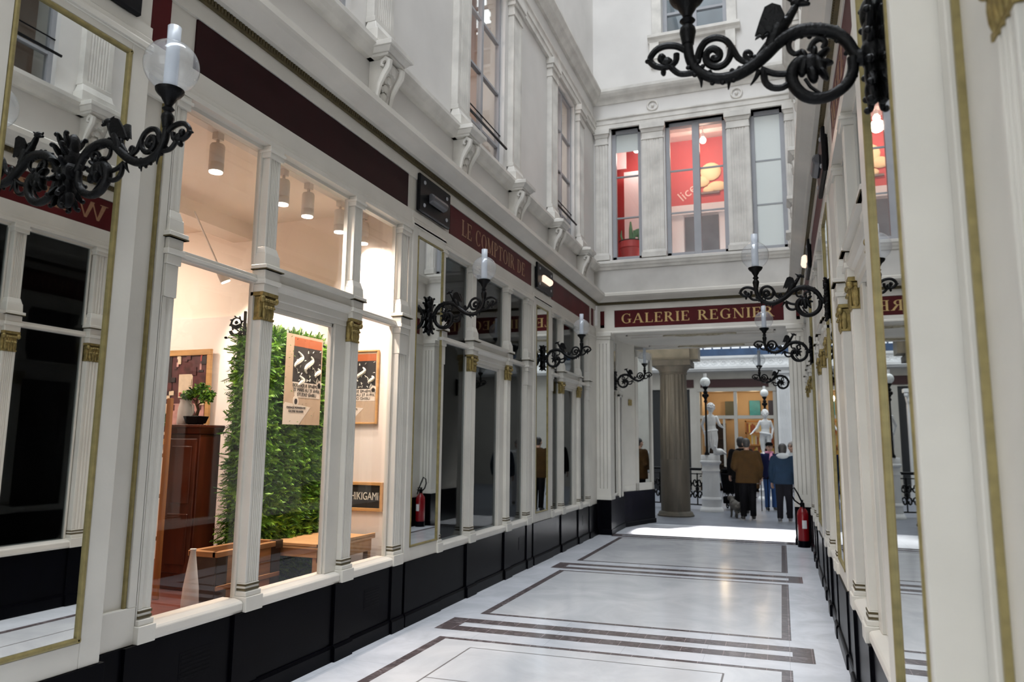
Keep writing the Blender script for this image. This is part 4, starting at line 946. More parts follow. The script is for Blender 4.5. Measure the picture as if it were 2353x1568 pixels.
# small shaggy dog
FUR = mat('shaggy_grey_fur', (0.11, 0.10, 0.09), 0.9, noise=0.5, nscale=20, bump=0.6, bscale=90)
o = thing('dog', 'small shaggy grey dog at the heels of the brown jacket walker', 'dog', (0, 0, 0))
b = MB(); b.ball((0, 0, 0.27), (0.095, 0.20, 0.10), 14, 9); b.ball((0, 0.12, 0.285), (0.10, 0.11, 0.12), 12, 9)
caps(b, (0, 0.18, 0.32), 0.06, (0, 0.25, 0.40), 0.055); b.ball((0, 0.28, 0.42), (0.065, 0.075, 0.065), 12, 8); caps(b, (0, 0.33, 0.40), 0.035, (0, 0.385, 0.385), 0.025)
for e in (-1, 1):
    b.ball((e*0.065, 0.26, 0.42), (0.018, 0.03, 0.055), 8, 6)
    caps(b, (e*0.055, 0.14, 0.23), 0.034, (e*0.055, 0.13, 0.12), 0.026); caps(b, (e*0.055, 0.13, 0.12), 0.025, (e*0.055, 0.14, 0.03), 0.024); b.ball((e*0.055, 0.155, 0.022), (0.026, 0.036, 0.022), 8, 6)
    caps(b, (e*0.058, -0.13, 0.24), 0.048, (e*0.06, -0.10, 0.15), 0.034); caps(b, (e*0.06, -0.10, 0.15), 0.03, (e*0.06, -0.165, 0.10), 0.022); caps(b, (e*0.06, -0.165, 0.10), 0.02, (e*0.06, -0.155, 0.03), 0.022); b.ball((e*0.06, -0.135, 0.022), (0.026, 0.036, 0.022), 8, 6)
caps(b, (0, -0.19, 0.31), 0.026, (0, -0.26, 0.40), 0.02); caps(b, (0, -0.26, 0.40), 0.02, (0, -0.24, 0.47), 0.014)
fuse(b.build('body', FUR, o), 0.011, 2); b = MB(); b.ball((0, 0.405, 0.395), (0.015, 0.012, 0.012), 8, 6); b.build('nose', DARKCLOTH, o)
o.location = (-1.02, 17.75, 0); o.rotation_euler = (0, 0, 0.5)
# black pushchair beside the pedestal
o = thing('pushchair', 'black pushchair parked between the white pedestal and the walkers', 'pushchair', (0, 0, 0))
m = MB()
for e in (-1, 1):
    m.tube([(e*0.2, 0.30, 0.10), (e*0.2, -0.05, 0.55), (e*0.2, -0.28, 1.0)], 0.014, 7); m.tube([(e*0.2, -0.25, 0.10), (e*0.2, 0.05, 0.55), (e*0.2, 0.2, 0.7)], 0.014, 7)
m.build('frame', STEEL, o)
m = MB(); m.tube([(-0.2, -0.28, 1.0), (0, -0.31, 1.02), (0.2, -0.28, 1.0)], 0.02, 7); m.build('handle', DARKCLOTH, o)
m = MB(); m.b(-0.19, 0.19, -0.10, 0.26, 0.42, 0.50); m.add([(-0.19, -0.10, 0.45), (0.19, -0.10, 0.45), (0.19, -0.22, 0.92), (-0.19, -0.22, 0.92), (-0.19, -0.06, 0.45), (0.19, -0.06, 0.45), (0.19, -0.18, 0.92), (-0.19, -0.18, 0.92)], [(0, 1, 2, 3), (4, 7, 6, 5), (0, 4, 5, 1), (1, 5, 6, 2), (2, 6, 7, 3), (3, 7, 4, 0)]); m.b(-0.15, 0.15, -0.2, 0.1, 0.16, 0.34); m.build('seat', DARKCLOTH, o, bevel=0.02)
m = MB(); n = 8
for k in range(6):
    a = PI*0.15+k*0.26; m.tube([(0.21*math.cos(PI*t/10)*1.0, -0.08+0.30*math.cos(a)*math.sin(PI*t/10)**0.5, 0.72+0.30*math.sin(a)*math.sin(PI*t/10)**0.5) for t in range(11)], 0.035, 6)
m.build('hood', DARKCLOTH, o, smooth=True)
for e in (-1, 1):
    for y in (0.30, -0.25):
        m = MB(); m.tube([(e*0.22, y+0.085*math.cos(a*PI/8), 0.10+0.085*math.sin(a*PI/8)) for a in range(17)], 0.015, 6); m.tube([(e*0.20, y, 0.10), (e*0.24, y, 0.10)], 0.02, 8)
        for a in range(4): m.tube([(e*0.22, y+0.085*math.cos(a*PI/4), 0.10+0.085*math.sin(a*PI/4)), (e*0.22, y-0.085*math.cos(a*PI/4), 0.10-0.085*math.sin(a*PI/4))], 0.005, 4)
        m.build('wheel', DARKCLOTH, o)
o.location = (-1.26, 19.95, 0); o.rotation_euler = (0, 0, -0.3)

# ------------------------------------------------------------------ marble children on pedestals with lamp posts
def pedestal(x, y, label):
    o = thing('statue_pedestal', label, 'pedestal', (x, y, 0)); c = (x, y, 0); sc = lambda pr: [(r*0.80, z) for r, z in pr]
    m = MB(); m.lathe(sc([(0.36, 0), (0.36, 0.05), (0.34, 0.07), (0.32, 0.10), (0.295, 0.12), (0.295, 0.28), (0.31, 0.29), (0.31, 0.32), (0.27, 0.36)]), c, 32); m.build('base', HWHITE, o, smooth=True)
    MB().lathe(sc([(0.272, 0.34), (0.262, 0.98)]), c, 32).build('drum', HWHITE, o, smooth=True)
    m = MB(); m.lathe(sc([(0.272, 0.98), (0.285, 0.99), (0.285, 1.02), (0.265, 1.04), (0.265, 1.14), (0.285, 1.17), (0.325, 1.20), (0.325, 1.235), (0.29, 1.25), (0.29, 1.38), (0.28, 1.39)]), c, 32); m.build('cap', HWHITE, o, smooth=True)
    return o
pedestal(-1.69, 19.2, 'round white pedestal under the nearer marble child, right of the stone column')
pedestal(-0.45, 24.0, 'white pedestal under the farther marble child, behind the walkers')
def statue_child(label, x, y, z0, rz, H, arms, turn):
    o = thing('marble_statue', label, 'statue', (0, 0, 0)); s = H/1.22
    V = lambda a, b, c: Vector((a, b, c))*s
    b = MB(); hd = V(turn*0.01, 0.01, 1.11)
    headgeo(b, hd, s*1.02); b.ball(tuple(hd+Vector((0, -0.01, 0.02))*s), (0.09*s, 0.10*s, 0.095*s), 16, 12)
    random.seed(11)
    for k in range(60):
        th = random.uniform(0.1, 1.75); a = random.uniform(0, 2*PI)
        q = Vector((0.092*math.sin(th)*math.cos(a), 0.10*math.sin(th)*math.sin(a)-0.012, 0.098*math.cos(th)+0.015))
        if q.y > 0.06 and q.z < 0.04: continue
        b.ball(tuple(hd+q*s), 0.02*s, 7, 5)
    caps(b, V(0, 0, 0.92), 0.045*s, V(0, 0, 1.03), 0.042*s)
    loft(b, [(dx*s, 0, z*s, rx*s, ry*s) for z, rx, ry, dx in ((0.50, 0.115, 0.09, 0.012), (0.58, 0.122, 0.10, 0.012), (0.68, 0.105, 0.085, 0.006), (0.80, 0.125, 0.09, 0), (0.89, 0.125, 0.08, 0), (0.95, 0.07, 0.055, 0))])
    for e, (k, a) in ((-1, ((-0.075, 0.03, 0.29), (-0.08, -0.03, 0.05))), (1, ((0.075, 0.0, 0.29), (0.075, 0.0, 0.05)))):
        caps(b, V(e*0.06, 0, 0.53), 0.072*s, V(*k), 0.05*s); caps(b, V(*k), 0.05*s, V(*a), 0.034*s); caps(b, V(*a)+Vector((0, -0.01, -0.02))*s, 0.03*s, V(*a)+Vector((0, 0.10, -0.03))*s, 0.022*s)
    for e in (0, 1):
        sh, el, wr = [V(*q) for q in arms[e]]
        caps(b, sh, 0.042*s, el, 0.036*s); caps(b, el, 0.036*s, wr, 0.024*s); hand(b, wr, wr-el, ((1 if e == 0 else -1)*0.6, 0.7, 0.2), 0.78*s)
    fuse(b.build('body', MARB, o), 0.0085*s, 2)
    d = MB()
    d.tube([V(0.135*math.cos(a*PI/8), 0.105*math.sin(a*PI/8), 0.56+0.025*math.cos(a*PI/8)) for a in range(17)], [0.03*s]*17, 8)
    for k in range(9):
        a = -0.2 - k*0.30; x0, y0 = 0.12*math.cos(a), 0.10*math.sin(a)
        d.tube([V(x0, y0, 0.56), V(x0*1.1+0.01*math.sin(k*2), y0*1.15, 0.40), V(x0*0.95+0.02*math.sin(k*3), y0*1.2, 0.22), V(x0*0.9+0.03*math.sin(k*5), y0*1.1, 0.10+0.03*(k % 3))], [0.03*s, 0.034*s, 0.03*s, 0.018*s], 7)
    d.build('drapery', MARB, o, smooth=True)
    q = MB(); q.lathe([(0.15*s, 0), (0.155*s, 0.02), (0.14*s, 0.035)], (0, 0, 0), 20); q.build('base', MARB, o)
    if rz: 
        for e in (-1, 1): MB().ball(tuple(hd+Vector((e*0.032, 0.096, 0.002))*s), 0.010*s, 8, 6).build('eye', MARB, o)
    o.location = (x, y, z0); o.rotation_euler = (0, 0, rz); return o
statue_child('marble child seen from behind on the nearer round pedestal, cloth round its hips', -1.66, 19.2, 1.39, 0.0, 1.30, (((-0.13, 0, 0.89), (-0.20, 0.02, 0.72), (-0.17, 0.10, 0.56)), ((0.13, 0, 0.89), (0.20, -0.02, 0.71), (0.25, 0.12, 0.66))), 1)
statue_child('marble child facing the camera with one arm held out, on the farther pedestal', -0.44, 24.0, 1.39, PI+0.1, 1.36, (((-0.13, 0, 0.89), (-0.19, -0.01, 0.70), (-0.16, 0.06, 0.52)), ((0.13, 0, 0.89), (0.22, 0.02, 0.72), (0.34, 0.08, 0.60))), 0)
o = thing('marble_goose', 'white carved marble bird at the feet of the nearer marble child', 'carving', (0, 0, 0))
b = MB(); b.ball((-1.46, 19.08, 1.475), (0.12, 0.09, 0.085), 14, 9); caps(b, (-1.53, 19.06, 1.50), 0.045, (-1.555, 19.03, 1.57), 0.032); b.ball((-1.55, 19.0, 1.60), (0.030, 0.045, 0.028), 10, 7); caps(b, (-1.38, 19.08, 1.46), 0.05, (-1.31, 19.08, 1.43), 0.03)
fuse(b.build('body', MARB, o), 0.012, 2)
def statue_lamp(x, y, z0, z1, label):
    o = thing('lamp_post', label, 'lamp', (x, y, z0)); c = (x, y, 0)
    m = MB(); m.lathe([(0.06, z0), (0.06, z0+0.04), (0.035, z0+0.08), (0.028, z0+0.2), (0.024, z1-0.75)], c, 12); m.build('post', IRON, o, smooth=True)
    m = MB(); m.lathe([(0.024, z1-0.75), (0.05, z1-0.72), (0.03, z1-0.66), (0.055, z1-0.60), (0.03, z1-0.54), (0.06, z1-0.48), (0.03, z1-0.42), (0.07, z1-0.36), (0.08, z1-0.34), (0.02, z1-0.335)], c, 14)
    for a in range(4): m.ball((x+0.05*math.cos(a*PI/2), y+0.05*math.sin(a*PI/2), z1-0.56), (0.035, 0.035, 0.045), 8, 6)
    m.build('collar', IRON, o, smooth=True)
    m = MB(); m.ball((x, y, z1-0.22), 0.125, 20, 14); m.build('globe', mat('white_globe_glass', (0.88, 0.92, 0.93), 0.2, spec=0.6), o, smooth='all')
    m = MB(); m.lathe([(0.04, z1-0.13), (0.04, z1)], c, 14); m.build('chimney', HWHITE, o, smooth=True)
    return o
statue_lamp(-1.755, 19.02, 1.39, 3.44, 'white globe lamp on a black post beside the nearer marble child')
statue_lamp(-0.44, 24.22, 1.39, 3.50, 'white globe lamp on a black post behind the farther marble child')
# fire extinguisher by the arch pillar
o = thing('fire_extinguisher', 'red fire extinguisher with black hose on the floor by the arch pillar', 'fire extinguisher', (0.29, 13.08, 0))
EXR = mat('extinguisher_red', (0.22, 0.006, 0.010), 0.25, noise=0.05, nscale=9)
c = (0.285, 13.08, 0)
m = MB(); m.lathe([(0.085, 0.10), (0.09, 0.12), (0.09, 0.52), (0.075, 0.58), (0.04, 0.62), (0.035, 0.64)], c, 24); m.build('cylinder', EXR, o, smooth=True)
m = MB(); m.lathe([(0.095, 0.0), (0.095, 0.10), (0.07, 0.11)], c, 24); m.build('foot_ring', BLACK, o, smooth=True)
m = MB(); m.lathe([(0.035, 0.64), (0.035, 0.70), (0.025, 0.71)], c, 12); m.b(0.27, 0.30, 12.94, 13.12, 0.70, 0.715); m.b(0.27, 0.30, 12.96, 13.10, 0.735, 0.75); m.b(0.275, 0.295, 13.07, 13.12, 0.70, 0.75); m.build('valve_handle', BLACK, o)
m = MB(); m.tube([(0.25, 13.06, 0.68), (0.17, 13.02, 0.74), (0.12, 12.98, 0.84), (0.12, 12.95, 0.92), (0.17, 12.95, 0.95), (0.22, 12.97, 0.86), (0.27, 12.97, 0.74), (0.31, 12.98, 0.62)], 0.013, 8); m.build('hose', BLACK, o, smooth=True)
m = MB(); m.add([(c[0]+0.0915*math.cos(a), c[1]+0.0915*math.sin(a), z) for z in (0.30, 0.43) for a in [(-1.75+0.1*k) for k in range(9)]], [(k, k+1, k+10, k+9) for k in range(8)]); m.build('paper_label', mat('white_label', (0.75, 0.75, 0.75), 0.5), o)
# ------------------------------------------------------------------ cast iron wall lamps (d = out of the wall, z = height)
LP = {
'main':[(0.030,2.830),(0.056,2.856),(0.074,2.893),(0.102,2.926),(0.132,2.944),(0.169,2.955),(0.212,2.959),(0.251,2.949),(0.285,2.93),(0.316,2.901),(0.348,2.875),(0.388,2.851),(0.429,2.837),(0.475,2.837),(0.515,2.854),(0.55,2.886),(0.568,2.925),(0.574,2.969),(0.574,3.02)],
'ring':[(0.062,2.839),(0.062,2.796),(0.081,2.754),(0.119,2.725),(0.164,2.716),(0.203,2.728),(0.229,2.755),(0.244,2.788),(0.242,2.822),(0.225,2.847),(0.198,2.857)],
'curl':[(0.186,2.886),(0.174,2.912),(0.152,2.92),(0.139,2.905),(0.146,2.888)],
'curl2':[(0.235,2.946),(0.249,2.923),(0.247,2.898),(0.232,2.882),(0.215,2.886)],
'loopa':[(0.338,2.848),(0.3,2.825),(0.256,2.817),(0.229,2.829)],
'loopb':[(0.33,2.841),(0.328,2.803),(0.307,2.777),(0.274,2.772),(0.246,2.789)],
'spur':[(0.344,2.843),(0.358,2.817),(0.374,2.796)],
'scurl':[(0.348,2.869),(0.373,2.884),(0.387,2.902),(0.385,2.916),(0.374,2.916),(0.367,2.904),(0.374,2.897)],
'spiral':[(0.382,2.877),(0.409,2.899),(0.428,2.938),(0.448,2.971),(0.479,2.987),(0.512,2.981),(0.533,2.955),(0.545,2.91)],
'spiral2':[(0.432,2.939),(0.438,2.908),(0.456,2.885),(0.485,2.881),(0.511,2.902),(0.513,2.935),(0.492,2.949),(0.472,2.933),(0.474,2.911),(0.49,2.91)],
'tip':[(0.563,2.944),(0.593,2.969),(0.62,2.984),(0.656,2.989),(0.687,2.977),(0.706,2.947),(0.685,2.919),(0.646,2.91),(0.618,2.924),(0.614,2.953)],
'tip2':[(0.553,2.873),(0.598,2.875),(0.622,2.892),(0.645,2.923)],
'spike1':[(0.539,2.865),(0.533,2.841),(0.533,2.815)],'spike2':[(0.44,2.845),(0.442,2.819),(0.445,2.793)]}
def smooth_pts(p, n=3):
    out = []; k = len(p)
    for i in range(k-1):
        a, b, c, d = p[max(i-1, 0)], p[i], p[i+1], p[min(i+2, k-1)]
        for j in range(n):
            t = j/n; out.append(tuple(0.5*((2*b[q])+(-a[q]+c[q])*t+(2*a[q]-5*b[q]+4*c[q]-d[q])*t*t+(-a[q]+3*b[q]-3*c[q]+d[q])*t**3) for q in range(2)))
    out.append(p[-1]); return out
def wall_lamp(label):
    o = thing('wall_lamp', label, 'wall lamp', (0, 0, 0), group='cast iron wall lamps with glass globes')
    P = lambda q, y=0.0: (q[0], y, q[1])
    def tb(m, key, r0, r1, y=0.0, n=8):
        pts = smooth_pts(LP[key]); k = len(pts); m.tube([P(q, y) for q in pts], [r0+(r1-r0)*i/(k-1) for i in range(k)], n)
    a = MB(); pts = smooth_pts(LP['main']); k = len(pts)
    a.tube([P(q) for q in pts], [0.0175+0.005*math.sin(PI*min(1, i/(k-1)*1.3)) for i in range(k)], 10)
    random.seed(2)
    for i in range(2, k-6, 2):
        q = pts[i]; t = Vector((pts[i+1][0]-q[0], 0, pts[i+1][1]-q[1])).normalized(); nn = Vector((-t.z, 0, t.x))
        for sg in (-1, 1):
            if random.random() < 0.55: a.ball(tuple(Vector(P(q))+nn*sg*0.018+Vector((0, random.uniform(-0.01, 0.01), 0))), (0.009, 0.008, 0.009), 6, 5)
    for key in ('spike1', 'spike2', 'spur'): tb(a, key, 0.011, 0.002)
    a.build('arm', IRON, o, smooth=True)
    r = MB(); tb(r, 'ring', 0.017, 0.022, n=10)
    for i, q in enumerate(smooth_pts(LP['ring'], 2)):
        if i % 2 and i < 16: r.ball((q[0]-0.012*(1 if i < 6 else -0.4), 0, q[1]), (0.009, 0.009, 0.008), 6, 5)
    r.build('ring_scroll', IRON, o, smooth=True)
    f = MB()
    for (x, z, rx, rz, ang) in ((0.185, 2.842, 0.034, 0.034, 0), (0.160, 2.830, 0.020, 0.042, 0.3), (0.208, 2.836, 0.018, 0.040, -0.2), (0.182, 2.803, 0.018, 0.034, 0.2), (0.150, 2.866, 0.030, 0.012, 0.6), (0.142, 2.835, 0.026, 0.010, -0.2), (0.150, 2.800, 0.012, 0.030, 0.5), (0.205, 2.87, 0.012, 0.026, 0.4), (0.175, 2.875, 0.012, 0.024, -0.2)):
        f.ball((x, 0, z), (rx, 0.024, rz), 10, 7, Matrix.Rotation(ang, 3, 'Y'))
    tb(f, 'curl', 0.011, 0.010); tb(f, 'curl2', 0.009, 0.009); tb(f, 'loopa', 0.011, 0.011); tb(f, 'loopb', 0.0115, 0.0115)
    f.tube([(0.205, 0, 2.79), (0.19, 0, 2.76), (0.165, 0, 2.735), (0.15, 0, 2.72)], 0.006, 6)
    f.build('leaf_boss', IRON, o, smooth=True)
    sp_ = MB(); tb(sp_, 'spiral', 0.010, 0.014); tb(sp_, 'spiral2', 0.012, 0.014); tb(sp_, 'scurl', 0.010, 0.007); sp_.ball((0.49, 0, 2.912), (0.013, 0.016, 0.013), 8, 6)
    sp_.build('spiral_scroll', IRON, o, smooth=True)
    t = MB(); tb(t, 'tip', 0.013, 0.011); tb(t, 'tip2', 0.011, 0.011)
    for (x, z, rx, rz) in ((0.648, 2.925, 0.022, 0.022), (0.665, 2.945, 0.016, 0.018), (0.66, 2.893, 0.010, 0.014), (0.712, 2.942, 0.012, 0.006)): t.ball((x, 0, z), (rx, 0.016, rz), 8, 6)
    t.build('leaf_tip', IRON, o, smooth=True)
    g = MB()                                            # little winged dragon sitting on the arm
    caps(g, (0.305, 0, 2.925), 0.022, (0.280, 0, 2.98), 0.027); caps(g, (0.280, 0, 2.975), 0.025, (0.250, 0, 3.005), 0.017); caps(g, (0.250, 0, 3.005), 0.016, (0.226, 0, 3.045), 0.013)
    g.ball((0.216, 0, 3.062), (0.024, 0.015, 0.016), 10, 7); caps(g, (0.210, 0, 3.058), 0.012, (0.184, 0, 3.05), 0.007); caps(g, (0.232, 0, 3.07), 0.007, (0.250, 0, 3.082), 0.003); caps(g, (0.190, 0, 3.056), 0.006, (0.182, 0, 3.068), 0.004); caps(g, (0.30, 0, 2.945), 0.016, (0.345, 0, 2.90), 0.008); caps(g, (0.265, 0, 2.97), 0.012, (0.255, 0, 2.95), 0.014)
    g.build('dragon', IRON, o, smooth=True)
    for sy in (-1, 1):
        wg = MB(); pl = [(0.266, 2.975), (0.258, 3.012), (0.270, 3.042), (0.296, 3.054), (0.320, 3.046), (0.338, 3.006), (0.354, 2.962), (0.338, 2.970), (0.330, 2.958), (0.314, 2.970), (0.298, 2.954)]
        for i in range(len(pl)): pass
        off = lambda q: sy*(0.012+0.30*max(0, q[1]-2.98))
        n = len(pl); vs = [(q[0], off(q)-0.005, q[1]) for q in pl]+[(q[0], off(q)+0.005, q[1]) for q in pl]
        wg.add(vs, [(i, (i+1) % n, n+(i+1) % n, n+i) for i in range(n)]+[tuple(range(n))[::-1], tuple(range(n, 2*n))]); wg.build('wing', IRON, o)
    p = MB()
    for (z, rz, ry, rx) in ((2.975, 0.055, 0.032, 0.026), (2.90, 0.075, 0.040, 0.022), (2.84, 0.055, 0.05, 0.030), (2.775, 0.070, 0.038, 0.022), (2.715, 0.045, 0.030, 0.024)): p.ball((0.010, 0, z), (rx, ry, rz), 14, 10)
    for sy in (-1, 1):
        for z, a, L in ((2.965, 0.5, 0.042), (2.915, 0.8, 0.045), (2.865, 1.1, 0.036), (2.815, 2.0, 0.036), (2.765, 2.4, 0.045), (2.72, 2.7, 0.038)):
            p.ball((0.012, sy*(0.022+0.6*L*math.sin(a)), z+0.6*L*math.cos(a)), (0.012, 0.016, L), 8, 7, Matrix.Rotation(-sy*a, 3, 'X'))
            p.ball((0.022, sy*(0.022+1.4*L*math.sin(a)), z+1.4*L*math.cos(a)), (0.012, 0.012, 0.012), 7, 5)
    p.tube([(0.02, 0, 2.83), (0.05, 0, 2.835)], 0.026, 10)
    p.build('wall_plate', IRON, o, smooth=True)
    s = MB(); c = (0.574, 0, 0)
    s.lathe([(0.020, 2.98), (0.024, 3.005), (0.028, 3.025), (0.026, 3.04), (0.018, 3.05), (0.016, 3.056), (0.027, 3.068), (0.016, 3.082), (0.018, 3.092), (0.028, 3.108), (0.034, 3.122), (0.052, 3.138), (0.060, 3.150), (0.062, 3.160), (0.05, 3.166), (0.03, 3.168)], c, 20); s.build('stem_cup', IRON, o, smooth=True)
    gl = MB(); R = 0.118; prof = []
    for i in range(21):
        th = math.radians(155 - i*138/20); prof.append((R*math.sin(th), 3.272+R*math.cos(th)))
    m = MB(); n = 36; vs = []
    for r_, z in prof:
        for j in range(n): vs.append((0.574+r_*math.cos(2*PI*j/n), r_*math.sin(2*PI*j/n), z))
    m.add(vs, [(i*n+j, i*n+(j+1) % n, (i+1)*n+(j+1) % n, (i+1)*n+j) for i in range(len(prof)-1) for j in range(n)])
    m.build('glass_globe', GLOBE, o, smooth='all')
    m = MB(); n = 20; vs = []
    for r_, z in ((0.030, 3.165), (0.030, 3.28), (0.0285, 3.38), (0.029, 3.462), (0.0265, 3.462), (0.026, 3.38), (0.027, 3.28), (0.027, 3.165)):
        for j in range(n): vs.append((0.574+r_*math.cos(2*PI*j/n), r_*math.sin(2*PI*j/n), z))
    m.add(vs, [(i*n+j, i*n+(j+1) % n, (i+1)*n+(j+1) % n, (i+1)*n+j) for i in range(7) for j in range(n)])
    m.build('glass_chimney', CHIM, o, smooth='all')
    return o
lamp0 = wall_lamp('wall lamp')
def place_lamp(o, x, y, rz, label=None):
    if label: o['label'] = label
    o.location = (x, y, 0); o.rotation_euler = (0, 0, rz); return o
LAMPS = [(-3.088, 2.36, 0, 'wall lamp with clear globe on the pier before the leafy shop, before the mirror'),
 (-3.19, 6.33, 0, 'wall lamp under the faded gold capitals, on the pier after the leafy shop'),
 (-3.19, 10.0, 0, 'wall lamp below the lit spotlight panel, last before the arch'),
 (-2.975, 13.92, 0, 'small wall lamp inside the arch in front of the slanted mirror pier'),
 (0.324, 2.42, PI, 'large black scroll lamp over the foreground by the white pier, globe cut off'),
 (0.42, 6.6, PI, 'wall lamp overlapping the end of the gold arch lettering, second from the white pier'),
 (0.42, 10.1, PI, 'third wall lamp from the white pier, globe just below the arch sign'),
 (0.23, 14.85, PI, 'farthest wall lamp, inside the arch on the extinguisher side')]
for i, (x, y, rz, lb) in enumerate(LAMPS): place_lamp(lamp0 if i == 0 else copy_tree(lamp0), x, y, rz, lb)

# ------------------------------------------------------------------ black spotlight panels over the piers
def spot_panel(T, u0, u1, label, lit, d0=0.0, z0=3.82, z1=4.20):
    o = thing('spotlight_panel', label, 'spotlight')
    MB(T).b(u0, u1, d0-0.01, d0+0.03, z0, z1).build('back_plate', IRONM, o, bevel=0.012)
    uc, zc = (u0+u1)/2, (z0+z1)/2
    for a in (-1, 1):
        for b in (-1, 1):
            k = MB(T); k.ball((uc+a*(u1-u0)*0.36, d0+0.032, zc+b*(z1-z0)*0.30), (0.022, 0.012, 0.020), 10, 6)
            k.build('screw_cap', GREYFR, o, smooth=True)
    k = MB(T); w = (u1-u0)*0.24
    k.pr([(d0+0.03, zc+0.03), (d0+0.07, zc+0.035), (d0+0.10, zc+0.0), (d0+0.085, zc-0.05), (d0+0.03, zc-0.07)], uc-w, uc+w)
    h = k.build('lamp_head', mat('spot_head_grey', (0.10, 0.10, 0.11), 0.35) if not lit else mat('lit_spot_lens', (0.9, 0.8, 0.7), 0.4, emit=(1, 0.74, 0.55), estr=1.15), o, bevel=0.012)
    return o
spot_panel(TL, 1.98, 2.66, 'black spotlight panel cut off at the top edge above the nearest mirror', False, 0.11, 3.80, 4.2)
spot_panel(TL, 6.02, 6.72, 'unlit black spotlight panel beside the sign with faded gold capitals', False)
spot_panel(TL, 9.66, 10.42, 'lit black spotlight panel beside the faded red sign', True)
spot_panel(TR, 6.15, 6.90, 'unlit black spotlight panel sticking out above the second lamp, seen edge on', False)
spot_panel(TR, 9.6, 10.35, 'lit black spotlight panel far along the extinguisher side, seen edge on', True)
# ------------------------------------------------------------------ painted serif capitals
def arc(cx, cz, rx, rz, a0, a1, tv, th, n=22):
    """stressed arc: thickness tv at the sides, th at top and bottom"""
    o, i_ = [], []
    for k in range(n+1):
        a = math.radians(a0+(a1-a0)*k/n); ca, sa = math.cos(a), math.sin(a)
        t = th+(tv-th)*ca*ca
        o.append((cx+rx*ca, cz+rz*sa)); i_.append((cx+(rx-t)*ca, cz+(rz-t*0.9)*sa))
    return ('arc', o, i_)
def bar(x0, x1, z0, z1): return ('poly', [(x0, z0), (x1, z0), (x1, z1), (x0, z1)])
def diag(x0, z0, x1, z1, w): return ('poly', [(x0, z0), (x0+w, z0), (x1+w, z1), (x1, z1)])
TK, TN, SR = 0.155, 0.055, 0.045
def stem_(x): return [bar(x, x+TK, 0, 1), bar(x-0.07, x+TK+0.07, 0, SR), bar(x-0.07, x+TK+0.07, 1-SR, 1)]
